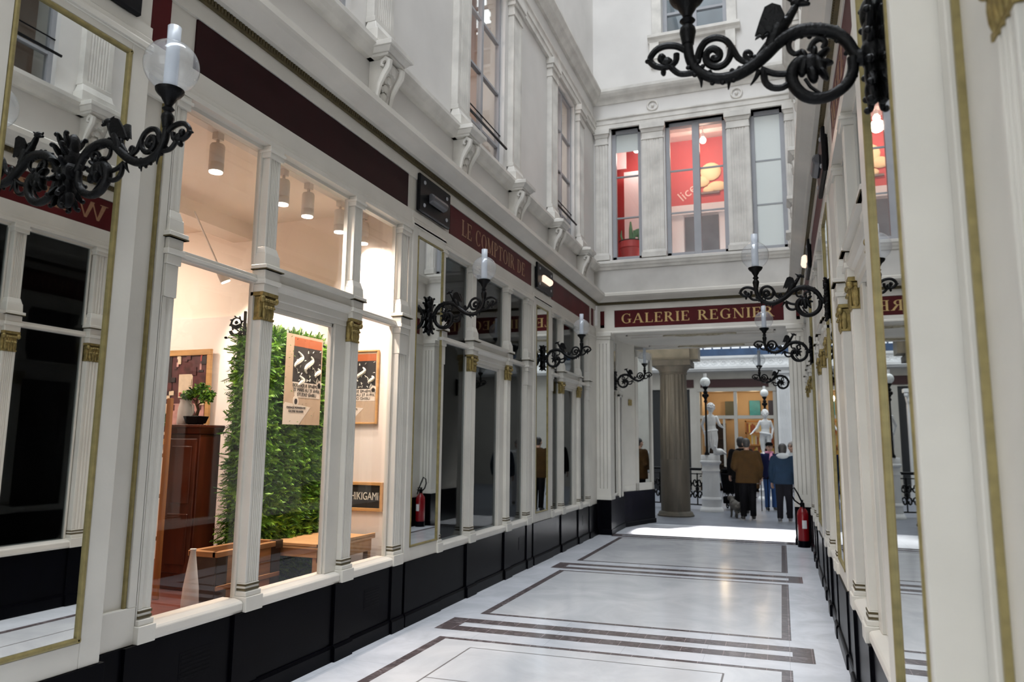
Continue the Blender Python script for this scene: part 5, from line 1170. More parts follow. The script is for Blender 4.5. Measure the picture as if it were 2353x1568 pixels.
def glyph(c):
    if c == 'I': return 0.34, stem_(0.095)
    if c == 'L': return 0.66, stem_(0.09)+[bar(0.2, 0.62, 0, SR+0.01), ('poly', [(0.56, 0), (0.64, 0), (0.64, 0.26), (0.61, 0.26)])]
    if c == 'E': return 0.70, stem_(0.09)+[bar(0.2, 0.60, 0, SR+0.01), bar(0.2, 0.57, 1-SR-0.01, 1), bar(0.2, 0.46, 0.49, 0.535), ('poly', [(0.56, 0), (0.65, 0), (0.65, 0.25), (0.62, 0.25)]), ('poly', [(0.54, 1), (0.61, 1), (0.61, 0.76), (0.58, 0.76)]), bar(0.44, 0.475, 0.38, 0.65)]
    if c == 'R': return 0.80, stem_(0.09)+[arc(0.28, 0.745, 0.33, 0.255, -90, 90, TK, TN), bar(0.2, 0.29, 1-TN, 1), bar(0.2, 0.29, 0.49, 0.49+TN), diag(0.60, 0.0, 0.30, 0.50, 0.17), bar(0.55, 0.82, 0, SR)]
    if c == 'P': return 0.70, stem_(0.09)+[arc(0.28, 0.735, 0.34, 0.265, -90, 90, TK, TN), bar(0.2, 0.29, 1-TN, 1), bar(0.2, 0.29, 0.47, 0.47+TN)]
    if c == 'D': return 0.86, stem_(0.09)+[arc(0.30, 0.5, 0.48, 0.5, -90, 90, TK, TN), bar(0.2, 0.31, 1-TN, 1), bar(0.2, 0.31, 0, TN)]
    if c == 'O': return 0.90, [arc(0.45, 0.5, 0.41, 0.515, 0, 360, TK, TN, 36)]
    if c == 'C': return 0.82, [arc(0.45, 0.5, 0.41, 0.515, 48, 318, TK, TN, 32), bar(0.70, 0.735, 0.70, 1.0)]
    if c == 'G': return 0.88, [arc(0.45, 0.5, 0.41, 0.515, 48, 318, TK, TN, 32), bar(0.70, 0.735, 0.70, 1.0), bar(0.62, 0.62+TK-0.01, 0.06, 0.42), bar(0.52, 0.85, 0.40, 0.44)]
    if c == 'A': return 0.86, [diag(0.04, 0, 0.38, 1, TN+0.01), ('poly', [(0.62, 0), (0.80, 0), (0.49, 1), (0.36, 1)]), bar(0.20, 0.66, 0.31, 0.36), bar(-0.03, 0.18, 0, SR), bar(0.56, 0.88, 0, SR)]
    if c == 'N': return 0.90, [bar(0.12, 0.12+TN, 0, 1), bar(0.72, 0.72+TN, 0, 1), ('poly', [(0.64, 0), (0.775, 0), (0.22, 1), (0.06, 1)]), bar(0.03, 0.27, 0, SR), bar(0.62, 0.88, 1-SR, 1), bar(0.0, 0.18, 1-SR, 1)]
    if c == 'M': return 1.06, [bar(0.12, 0.12+TN, 0, 1), bar(0.80, 0.80+TK, 0, 1), ('poly', [(0.46, 0), (0.54, 0), (0.28, 1), (0.10, 1)]), diag(0.47, 0, 0.82, 1, TN), bar(0.03, 0.27, 0, SR), bar(0.72, 1.03, 0, SR), bar(0.02, 0.2, 1-SR, 1), bar(0.82, 1.03, 1-SR, 1)]
    if c == 'T': return 0.76, [bar(0.30, 0.30+TK, 0, 1), bar(0.22, 0.53, 0, SR), bar(0.04, 0.72, 1-SR-0.01, 1), ('poly', [(0.04, 1), (0.11, 1), (0.06, 0.74), (0.03, 0.74)]), ('poly', [(0.72, 1), (0.65, 1), (0.70, 0.74), (0.73, 0.74)])]
    if c == 'W': return 1.20, [('poly', [(0.28, 0), (0.38, 0), (0.20, 1), (0.03, 1)]), diag(0.32, 0, 0.56, 1, TN), ('poly', [(0.76, 0), (0.86, 0), (0.66, 1), (0.50, 1)]), diag(0.80, 0, 1.06, 1, TN), bar(-0.03, 0.28, 1-SR, 1), bar(0.94, 1.20, 1-SR, 1)]
    if c == 'Z': return 0.76, [diag(0.04, 0, 0.50, 1, 0.19), bar(0.05, 0.70, 1-SR-0.01, 1), bar(0.04, 0.70, 0, SR+0.01), bar(0.67, 0.70, 0, 0.26), bar(0.05, 0.08, 0.76, 1)]
    return 0.42, []
def serif_text(T, text, u0, u1, z0, z1, d, m, parent, flip=False, gap=0.09):
    h = z1-z0; W_ = sum(glyph(c)[0]+gap for c in text)-gap; k = (u1-u0)/W_
    x = 0.0
    for c in text:
        wd, ps = glyph(c)
        if ps:
            b = MB(T)
            f = (lambda q: (u1-(x+q[0])*k if flip else u0+(x+q[0])*k, z0+q[1]*h))
            for i, p in enumerate(ps):
                dd = d+0.0025+0.0002*i
                if p[0] == 'poly': b.pd([f(q) for q in p[1]], d, dd)
                else: b.strip([f(q) for q in p[1]], [f(q) for q in p[2]], d, dd)
            b.build('letter', m, parent)
        x += wd+gap
serif_text(TE, 'GALERIE REGNIER', -2.74, -0.03, 3.878, 4.058, -0.008, LETTER, SBE)
serif_text(TL, 'LE COMPTOIR DE', 7.10, 9.22, 3.875, 4.055, -0.010, LETTERF, SB2)
serif_text(TR, 'WIZZ', 4.52, 5.54, 3.875, 4.055, -0.010, LETTERF, SB4, flip=True)
def font_text(s, size, name, m, parent, M, depth=0.001, align='CENTER'):
    """plain lettering turned to a mesh; M places local x (reading) and y (up)"""
    cu = bpy.data.curves.new(name, 'FONT'); cu.body = s; cu.size = size; cu.extrude = depth; cu.align_x = align; cu.align_y = 'CENTER'; cu.resolution_u = 3
    t = bpy.data.objects.new(name, cu); C.objects.link(t)
    me = bpy.data.meshes.new_from_object(t.evaluated_get(bpy.context.evaluated_depsgraph_get())); bpy.data.objects.remove(t)
    me.transform(M); me.materials.clear(); me.materials.append(m)
    o = bpy.data.objects.new(name, me); C.objects.link(o)
    if parent is not None: attach(o, parent)
    return o
def frame_m(origin, xdir, updir):
    x = Vector(xdir).normalized(); y = Vector(updir).normalized(); z = x.cross(y)
    m = Matrix((x, y, z)).transposed().to_4x4(); m.translation = origin; return m
font_text('lice', 0.30, 'script_word', mat('pale_script', (0.85, 0.62, 0.55), 0.5), None, frame_m((-1.66, 15.195, 6.92), (0.80, 0, 0.6), (-0.6, 0, 0.8)))
so = bpy.data.objects['script_word']; tag(so, 'pale slanted handwriting on the red wall of the upper room', 'wall lettering')
# ------------------------------------------------------------------ shop interiors
SHOPW = mat('shop_white_wall', (0.82, 0.74, 0.69), 0.7, noise=0.04, nscale=1)
PEACHW = mat('peach_shop_wall', (0.85, 0.74, 0.65), 0.7, noise=0.06, nscale=1)
SHOPF = mat('shop_stage_floor', (0.16, 0.045, 0.03), 0.35, noise=0.3, nscale=4, stretch=(1, 8, 1))
W = struct('wall_leafy_shop')
r = MB(); r.m = 0
r.b(-4.0, -3.31, 5.95, 6.05, 0.3, 4.0); r.b(-8.3, -4.0, 5.91, 6.0, 0.3, 2.87)
r.m = 2; r.b(-8.3, -4.0, 5.95, 6.05, 2.87, 4.0); r.b(-8.4, -8.3, 2.4, 6.05, 0.3, 4.0); r.b(-8.3, -3.35, 2.35, 2.45, 0.3, 4.0)
r.b(-8.4, -3.34, 2.35, 6.05, 3.82, 3.9)
r.b(-5.3, -5.05, 2.45, 5.95, 3.66, 3.82)
r.m = 1; r.b(-8.3, -3.33, 2.45, 5.95, 0.35, 0.42)
r.build('shop_walls', [SHOPW, SHOPF, PEACHW], W)
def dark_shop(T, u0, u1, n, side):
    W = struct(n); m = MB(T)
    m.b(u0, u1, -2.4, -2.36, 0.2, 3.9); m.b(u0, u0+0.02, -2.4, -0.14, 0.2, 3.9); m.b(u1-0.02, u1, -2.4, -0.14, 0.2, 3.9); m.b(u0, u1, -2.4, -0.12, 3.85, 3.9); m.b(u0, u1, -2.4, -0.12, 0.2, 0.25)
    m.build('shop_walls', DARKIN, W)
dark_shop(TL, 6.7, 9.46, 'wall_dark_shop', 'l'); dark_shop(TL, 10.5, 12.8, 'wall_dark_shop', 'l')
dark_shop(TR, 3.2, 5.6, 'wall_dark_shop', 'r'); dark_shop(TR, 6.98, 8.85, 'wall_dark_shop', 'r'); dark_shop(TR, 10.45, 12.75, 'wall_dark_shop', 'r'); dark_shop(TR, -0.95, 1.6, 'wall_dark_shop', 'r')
# shell that closes the passage behind the camera
b = MB(); b.b(-3.3, 0.55, -7.1, -7.0, 0, 18.0); tag(b.build('wall_back', STONE), kind='structure')

# track with spotlights
TRACKM = mat('white_track', (0.62, 0.57, 0.53), 0.4); LED = mat('lit_lamp_face', (1, 0.95, 0.9), 0.3, emit=(1, 0.86, 0.74), estr=9)
o = thing('ceiling_track', 'white ceiling track carrying the spotlights in the leafy shop', 'track')
m = MB(); m.b(-3.72, -3.64, 3.2, 5.92, 3.775, 3.82); m.build('rail', TRACKM, o, bevel=0.004)
ORD = ['first', 'second', 'third', 'fourth', 'fifth']
for i, (y, tilt) in enumerate(((3.91, 0), (4.65, 0), (4.98, 0), (5.46, 0), (5.86, 0))):
    o = thing('track_spotlight', '%s white cylinder spotlight along the shop ceiling track, counted from the nearest lamp globe' % ORD[i], 'spotlight', (-3.68, y, 3.8), group='track spotlights in the leafy shop')
    c = (-3.68, y, -0.125)
    m = MB(); m.b(-3.705, -3.655, y-0.03, y+0.03, 3.725, 3.775); m.tube([(-3.68, y, 3.74), (-3.68, y, 3.68)], 0.012, 8); m.build('bracket', TRACKM, o)
    m = MB(); m.lathe([(0.048, 3.615), (0.052, 3.62), (0.052, 3.67), (0.0505, 3.672), (0.0505, 3.676), (0.052, 3.678), (0.052, 3.80), (0.045, 3.815)], c, 20); m.build('housing', TRACKM, o, smooth=True)
    m = MB(); m.lathe([(0.046, 3.606), (0.046, 3.614)], c, 20); m.build('lit_face', LED, o)
    l = bpy.data.lights.new('track_light', 'SPOT'); l.energy = 120; l.color = (1, 0.82, 0.70); l.spot_size = math.radians(140); l.spot_blend = 1.0; l.shadow_soft_size = 0.05
    lo = bpy.data.objects.new('track_light', l); lo.location = (-3.68, y, 3.46); lo.rotation_euler = (0.12, -0.35, 0); C.objects.link(lo); lo['kind'] = 'helper'
o = thing('wall_spotlight', 'tilted white spotlight washing the back wall above the bracket sign', 'spotlight', (-4.83, 5.3, 3.5))
R = Matrix.Rotation(0.35, 3, 'X') @ Matrix.Rotation(-0.30, 3, 'Y')
m = MB(lambda x, y, z: tuple(R @ Vector((x, y, z)) + Vector((-4.83, 5.3, 3.15)))); m.lathe([(0.044, -0.08), (0.046, -0.075), (0.046, 0.08), (0.04, 0.085)], (0, 0, 0), 20); m.tube([(0, 0, 0.08), (0, 0, 0.62)], 0.008, 6); m.build('housing', TRACKM, o, smooth=True)
m = MB(lambda x, y, z: tuple(R @ Vector((x, y, z)) + Vector((-4.83, 5.3, 3.15)))); m.lathe([(0.041, -0.088), (0.041, -0.081)], (0, 0, 0), 20); m.build('lit_face', LED, o)
def spot(loc, to, e, ang, col=(1, 0.86, 0.74), blend=0.35, nm='track_light'):
    l = bpy.data.lights.new(nm, 'SPOT'); l.energy = e; l.color = col; l.spot_size = math.radians(ang); l.spot_blend = blend; l.shadow_soft_size = 0.04
    lo = bpy.data.objects.new(nm, l); lo.location = loc; lo.rotation_euler = (Vector(to)-Vector(loc)).to_track_quat('-Z', 'Y').to_euler(); C.objects.link(lo); lo['kind'] = 'helper'
spot((-4.76, 5.36, 3.02), (-4.72, 5.95, 2.55), 90, 95, blend=0.5)
pl = bpy.data.lights.new('shop_fill_light', 'POINT'); pl.energy = 45; pl.color = (1, 0.80, 0.66); pl.shadow_soft_size = 0.3  # unseen warm fill added to lift the shop's upper walls and ceiling
plo = bpy.data.objects.new('shop_fill_light', pl); plo.location = (-6.2, 4.0, 3.0); C.objects.link(plo); plo['kind'] = 'helper'
spot((-6.4, 4.2, 3.7), (-6.2, 5.9, 1.9), 200, 110, blend=1.0)

# leafy wall panel in the corner
LEAF = [mat('leaf_bright', (0.20, 0.42, 0.03), 0.5), mat('leaf_mid', (0.085, 0.24, 0.018), 0.5), mat('leaf_dark', (0.018, 0.075, 0.010), 0.55), mat('hedge_backing', (0.012, 0.03, 0.010), 0.9)]
o = thing('leafy_wall_panel', 'tall green leafy panel standing behind the middle shop window', 'plant wall', (-4.25, 5.45, 0.47))
m = MB(); m.m = 3; X0, X1, Y0, Y1, Z0, Z1 = -4.36, -4.07, 5.02, 5.90, 0.42, 2.52
m.b(X0, X1, Y0, Y1, Z0, Z1)
m.build('backing', LEAF, o)
random.seed(21); m = MB()
def sprig(p, nrm):
    nrm = Vector(nrm); up = Vector((random.uniform(-.5, .5), random.uniform(-.5, .5), random.uniform(-.9, .3)))
    d = (nrm*random.uniform(0.5, 1.2)+up).normalized(); L = random.uniform(0.05, 0.11)
    sd = d.cross(Vector((random.uniform(-1, 1), random.uniform(-1, 1), random.uniform(-1, 1)))).normalized()
    m.m = random.choice((0, 0, 1, 1, 1, 2))
    for k in range(6):
        for e in (-1, 1):
            b = Vector(p)+d*L*(0.2+k*0.15); t = b + (d*0.6+sd*e*0.75).normalized()*L*0.42
            mid = (b+t)/2; wv = d.cross(sd)*L*0.05+d*L*0.025
            m.add([tuple(b), tuple(mid+wv), tuple(t), tuple(mid-wv)], [(0, 1, 2, 3)])
for i in range(3600): sprig((X1, random.uniform(Y0, Y1), random.uniform(Z0, Z1)), (1, 0, 0))
for i in range(1500): sprig((random.uniform(X0, X1), Y0, random.uniform(Z0, Z1)), (0, -1, 0))
for i in range(500): sprig((random.uniform(X0, X1), random.uniform(Y0, Y1), Z1), (0, 0, 1))
m.build('foliage', LEAF, o)

# posters
KRAFT = mat('kraft_paper', (0.46, 0.34, 0.24), 0.7, noise=0.1, nscale=8); PALEP = mat('pale_paper', (0.66, 0.58, 0.50), 0.7); RUST = mat('rust_band', (0.36, 0.09, 0.025), 0.6)
INK = mat('black_ink', (0.012, 0.011, 0.012), 0.6); CHALK = mat('chalk_white', (0.72, 0.70, 0.62), 0.8)
def poster(name, label, org, xd, ud, w, h, framed=False):
    """event poster: paper sheet, rust band, dark printed field with generic pale curls, lettering"""
    M = frame_m(org, xd, ud); T = lambda x, y, z: tuple(M @ Vector((x, z, y)))
    o = thing(name, label, 'poster', org)
    MB(T).b(0, w, -0.002, 0.0, 0, h).build('paper', KRAFT, o)
    x0 = 0.20*w
    MB(T).b(x0*1.05, w*0.97, 0, 0.001, 0.87*h, 0.97*h).build('rust_band', RUST, o)
    MB(T).b(x0, w*0.97, 0, 0.0012, 0.47*h, 0.87*h).build('dark_field', INK, o)
    MB(T).pd([(x0, 0.47*h), (w*0.97, 0.47*h), (w*0.97, 0.30*h), (0.62*w, 0.30*h), (0.28*w, 0.30*h)], 0, 0.0014).build('text_field', PALEP, o)
    MB(T).pd([(0, 0), (0.42*w, 0), (0.72*w, 0.20*h), (0.05*w, 0.24*h), (0, 0.22*h)], 0, 0.0016).build('notice_corner', PALEP, o)
    random.seed(9); c = MB(T)
    for (cx, cz, s, ph) in ((0.62, 0.68, 0.13, 0.0), (0.33, 0.72, 0.12, 2.2), (0.87, 0.60, 0.07, 1.0), (0.42, 0.49, 0.07, 4.0)):
        pts = []
        for k in range(15):
            t = k/14*2-1; pts.append((cx*w+s*w*math.sin(t*2.6+ph*0.3)*0.75, 0.0025, cz*h+t*s*h*0.75))
        c.tube(pts, [w*0.012+w*0.028*math.sin(PI*k/14) for k in range(15)], 6)
    for k in range(34):
        x, z = random.uniform(0.24, 0.94)*w, random.uniform(0.49, 0.85)*h; a = random.uniform(0, PI); q = w*0.022
        c.tube([(x-q*math.cos(a), 0.002, z-q*math.sin(a)), (x, 0.002, z+q*0.4), (x+q*math.cos(a), 0.002, z+q*math.sin(a))], w*0.006, 5)
    c.build('printed_curls', CHALK, o)
    for (cx, cz) in ((0.93, 0.455), (0.31, 0.255)):
        b = MB(T); b.pd([(cx*w+0.075*w*math.cos(a*PI/10), cz*h+0.06*h*math.sin(a*PI/10)) for a in range(20)], 0, 0.003); g = b.build('round_sticker', PALEP, o)
        b = MB(T); b.pd([(cx*w+0.04*w*math.cos(a*PI/10), cz*h+0.032*h*math.sin(a*PI/10)) for a in range(20)], 0.003, 0.004); b.build('dot', INK, g)
    y = lambda f: h*f
    for s, sz, f, cx in (('BOUTIQUE ÉPHÉMÈRE', 0.079, 0.435, 0.60), ('27 MARS AU 27 AVRIL', 0.076, 0.385, 0.60), ('STUDIO GHIBLI', 0.076, 0.335, 0.60), ('PASSAGE POMMERAYE', 0.050, 0.185, 0.33), ('GALERIE REGNIER', 0.050, 0.145, 0.33)):
        font_text(s, sz*w, 'printed_line', INK, o, M @ Matrix.Translation((cx*w, y(f), 0.003)))
    if framed:
        g = MB(T); k = 0.016
        g.b(-k, 0, -0.015, 0.012, -k, h+k); g.b(w, w+k, -0.015, 0.012, -k, h+k); g.b(0, w, -0.015, 0.012, -k, 0); g.b(0, w, -0.015, 0.012, h, h+k); g.build('frame', FRAMEW, o, bevel=0.002)
    return o
FRAMEW = mat('light_wood_frame', (0.55, 0.31, 0.12), 0.45, noise=0.2, nscale=6, stretch=(1, 1, 5))
poster('event_poster', 'brown event poster with dark printed field hanging in front of the leafy panel', (-3.95, 5.15, 1.75), (0, 1, 0.01), (0, 0, 1), 0.53, 0.785)
poster('event_poster', 'framed event poster on the pink wall, right of the leafy panel and above the chalkboard', (-3.98, 5.93, 1.79), (1, 0, 0), (0, 0, 1), 0.465, 0.66, framed=True)
# framed picture on the back wall
o = thing('framed_picture', 'large wooden framed colourful picture behind the dark wardrobe', 'picture', (-6.3, 5.8, 1.7))
T = lambda u, d, z: (u, 5.86-d-(z-2.53)*0.03, z)
f = MB(T); f.b(-6.45, -5.385, 0, 0.03, 2.47, 2.53); f.b(-5.44, -5.385, 0, 0.03, 1.62, 2.47); f.b(-6.45, -6.395, 0, 0.03, 1.62, 2.47); f.b(-6.45, -5.385, 0, 0.03, 1.56, 1.62); f.build('frame', FRAMEW, o, bevel=0.004)
ART = [mat('art_plum', (0.10, 0.03, 0.035), 0.5, noise=0.6, nscale=14), mat('art_red', (0.45, 0.06, 0.05), 0.5, noise=0.4, nscale=12), mat('art_rose', (0.55, 0.30, 0.28), 0.5, noise=0.4, nscale=10), mat('art_cream', (0.72, 0.60, 0.45), 0.5, noise=0.2, nscale=10), mat('art_black', (0.02, 0.015, 0.02), 0.5)]
MB(T).b(-6.40, -5.43, 0.0, 0.008, 1.61, 2.48).build('print', ART[0], o)
random.seed(4)
for (x0, x1, z0, z1, k) in ((-6.36, -5.95, 2.08, 2.40, 2), (-6.30, -6.02, 2.10, 2.36, 1), (-5.92, -5.46, 2.06, 2.40, 0), (-5.80, -5.62, 2.04, 2.28, 3), (-6.38, -5.9, 1.66, 1.98, 3), (-5.86, -5.46, 1.66, 1.98, 2), (-5.94, -5.90, 1.66, 2.46, 4), (-6.25, -6.1, 2.08, 2.26, 4), (-5.75, -5.6, 1.75, 1.9, 1)):
    MB(T).b(x0, x1, 0.008, 0.011+0.001*k, z0, z1).build('colour_block', ART[k], o)
for i in range(70):
    x, z = random.uniform(-6.38, -5.5), random.uniform(1.66, 2.44); k = random.randrange(5)
    MB(T).b(x, x+random.uniform(0.02, 0.07), 0.008, 0.017+0.0006*i/10, z, min(2.47, z+random.uniform(0.02, 0.09))).build('colour_patch', ART[k], o)
# chalkboard
o = thing('chalkboard', 'small wood framed chalkboard with white chalk capitals low on the wall by the last pane', 'chalkboard', (-3.9, 5.93, 1.0))
T = lambda u, d, z: (u, 5.95-d, z)
f = MB(T); U0, U1, Q0, Q1 = -3.97, -3.415, 0.985, 1.245; k = 0.028
f.b(U0, U1, 0, 0.022, Q0, Q0+k); f.b(U0, U1, 0, 0.022, Q1-k, Q1); f.b(U0, U0+k, 0, 0.022, Q0+k, Q1-k); f.b(U1-k, U1, 0, 0.022, Q0+k, Q1-k); f.build('frame', FRAMEW, o, bevel=0.002)
MB(T).b(U0+k, U1-k, 0, 0.008, Q0+k, Q1-k).build('slate', INK, o)
font_text('SHIKIGAMI', 0.098, 'chalk_word', CHALK, o, frame_m((-3.623, 5.941, 1.115), (1, 0, 0), (0, 0, 1)) @ Matrix.Diagonal((0.70, 1.0, 1.0, 1.0)), align='CENTER')
# iron bracket sign on the hedge corner
o = thing('bracket_sign', 'small black iron bracket sign high beside the leafy panel', 'sign', (-5.0, 5.6, 2.6))
M = Vector((-4.62, 5.0, 0)); T = lambda u, d, z: (-4.25+u*0.62, 4.98-d, 2.48+(z-2.44)*0.62)
s = MB(T); s.b(-0.014, 0.014, 0, 0.02, 2.44, 2.80); s.b(0.06, 0.085, 0, 0.02, 2.46, 2.80); s.tube([(-0.30, 0.01, 2.44), (0.0, 0.01, 2.44)], 0.006, 6); s.ball((-0.31, 0.01, 2.445), 0.018, 8, 6); s.build('post', IRONM, o)
s = MB(T); s.tube([(-0.145+0.085*math.cos(a*PI/10), 0.01, 2.64+0.075*math.sin(a*PI/10)) for a in range(21)], 0.010, 6)
for a in range(8): s.tube([(-0.145+0.085*math.cos(a*PI/4), 0.01, 2.64+0.075*math.sin(a*PI/4)), (-0.145+0.115*math.cos(a*PI/4+0.3), 0.01, 2.64+0.105*math.sin(a*PI/4+0.3))], 0.010, 6)
s.tube([(-0.22, 0.01, 2.62), (-0.15, 0.01, 2.60), (-0.07, 0.01, 2.62)], 0.014, 6); s.tube([(-0.21, 0.01, 2.595), (-0.15, 0.01, 2.578), (-0.08, 0.01, 2.595)], 0.008, 6); s.ball((-0.145, 0.01, 2.65), (0.03, 0.01, 0.028), 10, 6); s.build('ring_emblem', IRONM, o)
s = MB(T); s.strip([(-0.145+0.12*math.cos(math.radians(a)), 2.56+0.11*math.sin(math.radians(a))) for a in range(195, 350, 12)], [(-0.145+0.075*math.cos(math.radians(a)), 2.56+0.065*math.sin(math.radians(a))) for a in range(195, 350, 12)], 0.004, 0.014); s.build('banner', IRONM, o)
# wardrobe, shelf, bonsai
MAHOG = mat('dark_red_wood', (0.095, 0.020, 0.008), 0.35, noise=0.5, nscale=3, stretch=(4, 4, 0.6)); SHELFW = mat('orange_pine', (0.33, 0.13, 0.036), 0.45, noise=0.25, nscale=4, stretch=(5, 5, 0.7))
o = thing('wardrobe', 'tall dark red wooden wardrobe behind the first shop window', 'wardrobe', (-4.6, 4.88, 0.47))
m = MB(); m.b(-4.76, -4.45, 4.76, 5.0, 0.42, 1.66); m.build('carcass', MAHOG, o, bevel=0.006)
m = MB(); m.b(-4.745, -4.465, 4.74, 4.76, 0.55, 1.62); m.b(-4.71, -4.50, 4.73, 4.741, 1.10, 1.56); m.b(-4.71, -4.50, 4.73, 4.741, 0.62, 1.02); m.build('door', MAHOG, o, bevel=0.008)
m = MB(); m.taper(-4.77, -4.44, 4.74, 5.0, 1.66, 1.71, 0.018, 0.01); m.b(-4.795, -4.42, 4.72, 5.01, 1.71, 1.735); m.build('cornice_top', MAHOG, o, bevel=0.004)
o = thing('shelf_rack', 'orange pine shelf rack at the inner edge of the first shop window', 'shelf', (-4.6, 4.3, 0.47))
m = MB(); m.b(-4.485, -4.44, 4.42, 4.45, 0.42, 1.93); m.b(-4.95, -4.88, 4.42, 4.49, 0.42, 1.93); m.b(-4.95, -4.88, 4.60, 4.66, 0.42, 1.9); m.build('upright', SHELFW, o, bevel=0.004)
for z in (0.82, 1.15, 1.47): MB().b(-4.95, -4.66, 4.43, 4.62, z, z+0.03).build('shelf_board', SHELFW, o, bevel=0.003)
random.seed(8)
for i, (z, l) in enumerate(((0.85, 'lowest'), (1.18, 'middle'), (1.50, 'upper'))):
    q = thing('ornament', 'dark little ornament on the %s board of the pine shelf rack' % l, 'ornament', (-4.74, 4.50, z))
    b = MB(); b.lathe([(0.035, z), (0.05, z+0.02), (0.055, z+0.09), (0.03, z+0.13), (0.036, z+0.15)], (-4.74, 4.50, 0), 14); b.build('vase', mat('dark_glaze', (0.05, 0.035, 0.03), 0.25), q, smooth=True)
def bonsai(x, y, z, s, label, seed):
    o = thing('bonsai', label, 'plant', (x, y, z)); random.seed(seed)
    m = MB(); m.taper(x-0.065*s, x+0.065*s, y-0.05*s, y+0.05*s, z+0.012, z+0.075*s, 0.02*s, 0.015*s); m.b(x-0.05*s, x-0.03*s, y-0.04*s, y+0.04*s, z, z+0.015); m.b(x+0.03*s, x+0.05*s, y-0.04*s, y+0.04*s, z, z+0.015); m.build('pot', IRONM, o, bevel=0.004)
    m = MB(); m.tube([(x, y, z+0.07*s), (x+0.02*s, y, z+0.13*s), (x-0.012*s, y, z+0.19*s), (x+0.012*s, y, z+0.26*s)], [0.016*s, 0.013*s, 0.011*s, 0.006*s], 8)
    for a, b in (((0.01, 0.17), (0.085, 0.22)), ((-0.008, 0.19), (-0.085, 0.25)), ((0.005, 0.23), (0.05, 0.30))): m.tube([(x+a[0]*s, y, z+a[1]*s), (x+b[0]*s, y, z+b[1]*s)], [0.008*s, 0.004*s], 6)
    m.build('trunk', mat('bark', (0.07, 0.04, 0.02), 0.8), o, smooth=True)
    m = MB()
    for (cx, cz, rx) in ((0.10, 0.225, 0.065), (-0.10, 0.255, 0.06), (0.04, 0.31, 0.075), (-0.03, 0.285, 0.06), (0.13, 0.265, 0.045)):
        for k in range(110):
            u = Vector((random.gauss(0, 1), random.gauss(0, 1), random.gauss(0, 0.7))).normalized()*random.random()**0.4
            p = Vector((x+(cx+u.x*rx)*s, y+u.y*rx*s, z+(cz+u.z*rx*0.7)*s)); m.m = random.choice((0, 1, 1, 2))
            a = Vector((random.uniform(-1, 1), random.uniform(-1, 1), random.uniform(-1, 1))).normalized()*0.019*s; b = a.orthogonal().normalized()*0.009*s
            m.add([tuple(p-a), tuple(p+b), tuple(p+a), tuple(p-b)], [(0, 1, 2, 3)])
    m.build('foliage', LEAF, o); return o
bonsai(-4.60, 4.86, 1.735, 0.98, 'small bonsai in a black pot on top of the dark wardrobe', 1)
bonsai(-4.78, 4.53, 1.50, 1.1, 'bonsai half hidden at the top of the pine shelf rack', 2)
o = thing('white_jug', 'white jug on the wardrobe, left of the bonsai', 'jug', (-4.55, 4.9, 1.765))
m = MB(); m.lathe([(0.055, 1.765), (0.062, 1.78), (0.058, 1.9), (0.045, 1.965), (0.05, 1.98)], (-4.74, 4.88, -0.03), 18); m.build('body', WHITEW, o, smooth=True)
m = MB(); m.tube([(-4.69, 4.88, 1.92), (-4.655, 4.88, 1.90), (-4.65, 4.88, 1.84), (-4.685, 4.88, 1.79)], 0.007, 7); m.build('handle', WHITEW, o, smooth=True)
# open wooden chest
CHEST = mat('worn_chest_wood', (0.46, 0.22, 0.085), 0.55, noise=0.5, nscale=3, bump=0.2, stretch=(1, 0.5, 5)); CHESTD = mat('dark_chest_strap', (0.05, 0.03, 0.02), 0.5, noise=0.4, nscale=8)
o = thing('wooden_chest', 'old open wooden chest with dark corners behind the first and middle panes', 'chest', (-3.8, 4.35, 0.47))
x0, x1, y0, y1, z0, z1 = -4.02, -3.78, 4.28, 4.985, 0.425, 0.82
m = MB(); t = 0.025
for k in range(3):
    a = z0+k*(z1-z0)/3; b = a+(z1-z0)/3-0.006
    m.b(x1-t, x1, y0, y1, a, b); m.b(x0, x0+t, y0, y1, a, b); m.b(x0, x1, y0, y0+t, a, b); m.b(x0, x1, y1-t, y1, a, b)
m.b(x0, x1, y0, y1, z0, z0+0.02); m.build('body', CHEST, o, bevel=0.004)
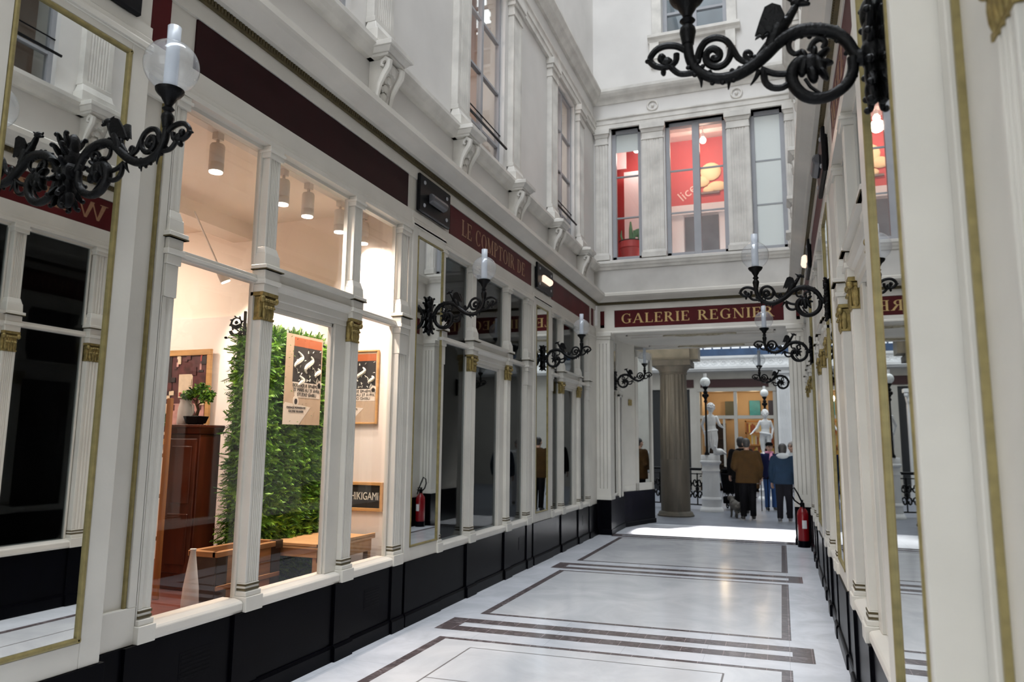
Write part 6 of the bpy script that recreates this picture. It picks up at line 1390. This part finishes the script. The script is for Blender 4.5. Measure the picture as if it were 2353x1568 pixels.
m = MB(); m.b(x1-0.03, x1+0.012, y0-0.01, y1+0.01, z1-0.035, z1+0.005); m.b(x0-0.01, x0+0.03, y0-0.01, y1+0.01, z1-0.035, z1+0.005); m.b(x0, x1, y0-0.01, y0+0.03, z1-0.035, z1+0.005); m.b(x0, x1, y1-0.03, y1+0.01, z1-0.035, z1+0.005); m.b(x1, x1+0.01, y0, y1, z0+0.13, z0+0.165); m.build('rim', CHEST, o, bevel=0.004)
m = MB()
for yy in (y0, y1-0.11): m.b(x1, x1+0.007, yy, yy+0.11, z0, z1-0.03)
m.b(x0, x1, y0-0.006, y0, z0, z1-0.03); m.b(x1-0.05, x1+0.016, y1-0.07, y1+0.015, z1-0.05, z1+0.01); m.build('corner_strap', CHESTD, o, bevel=0.002)
# display table
TABW = mat('pale_pine', (0.66, 0.38, 0.18), 0.45, noise=0.15, nscale=4, stretch=(0.6, 5, 5))
o = thing('display_table', 'pale pine display table behind the middle and last panes', 'table', (-3.7, 5.4, 0.47))
tx0, tx1, ty0, ty1, tz = -4.02, -3.43, 5.0, 5.86, 0.79
m = MB(); m.b(tx0, tx1, ty0, ty1, tz-0.025, tz); m.b(tx0, tx1, ty0, ty0+0.02, tz-0.01, tz+0.02); m.b(tx1-0.02, tx1, ty0, ty1, tz-0.01, tz+0.02); m.build('top', TABW, o, bevel=0.003)
m = MB(); m.b(tx0+0.03, tx1-0.03, ty0+0.02, ty0+0.04, tz-0.09, tz-0.025); m.b(tx1-0.04, tx1-0.02, ty0+0.03, ty1-0.03, tz-0.13, tz-0.025); m.build('apron', TABW, o, bevel=0.002)
for x in (tx0+0.03, tx1-0.075):
    for y in (ty0+0.03, ty1-0.08): MB().b(x, x+0.05, y, y+0.05, 0.42, tz-0.025).build('leg', TABW, o, bevel=0.003)
m = MB(); m.b(tx1-0.02, tx1-0.004, ty0+0.02, ty0+0.3, tz-0.13, tz-0.03); m.build('side_rail', TABW, o, bevel=0.003)

o = thing('white_vase', 'tall white tapered vase beside the dark end of the wooden chest', 'vase', (-3.84, 4.12, 0.42))
m = MB(); m.lathe([(0.055, 0.42), (0.058, 0.50), (0.052, 0.60), (0.032, 0.74), (0.018, 0.84), (0.022, 0.86)], (-3.86, 4.14, 0), 20); m.build('body', WHITEW, o, smooth=True)
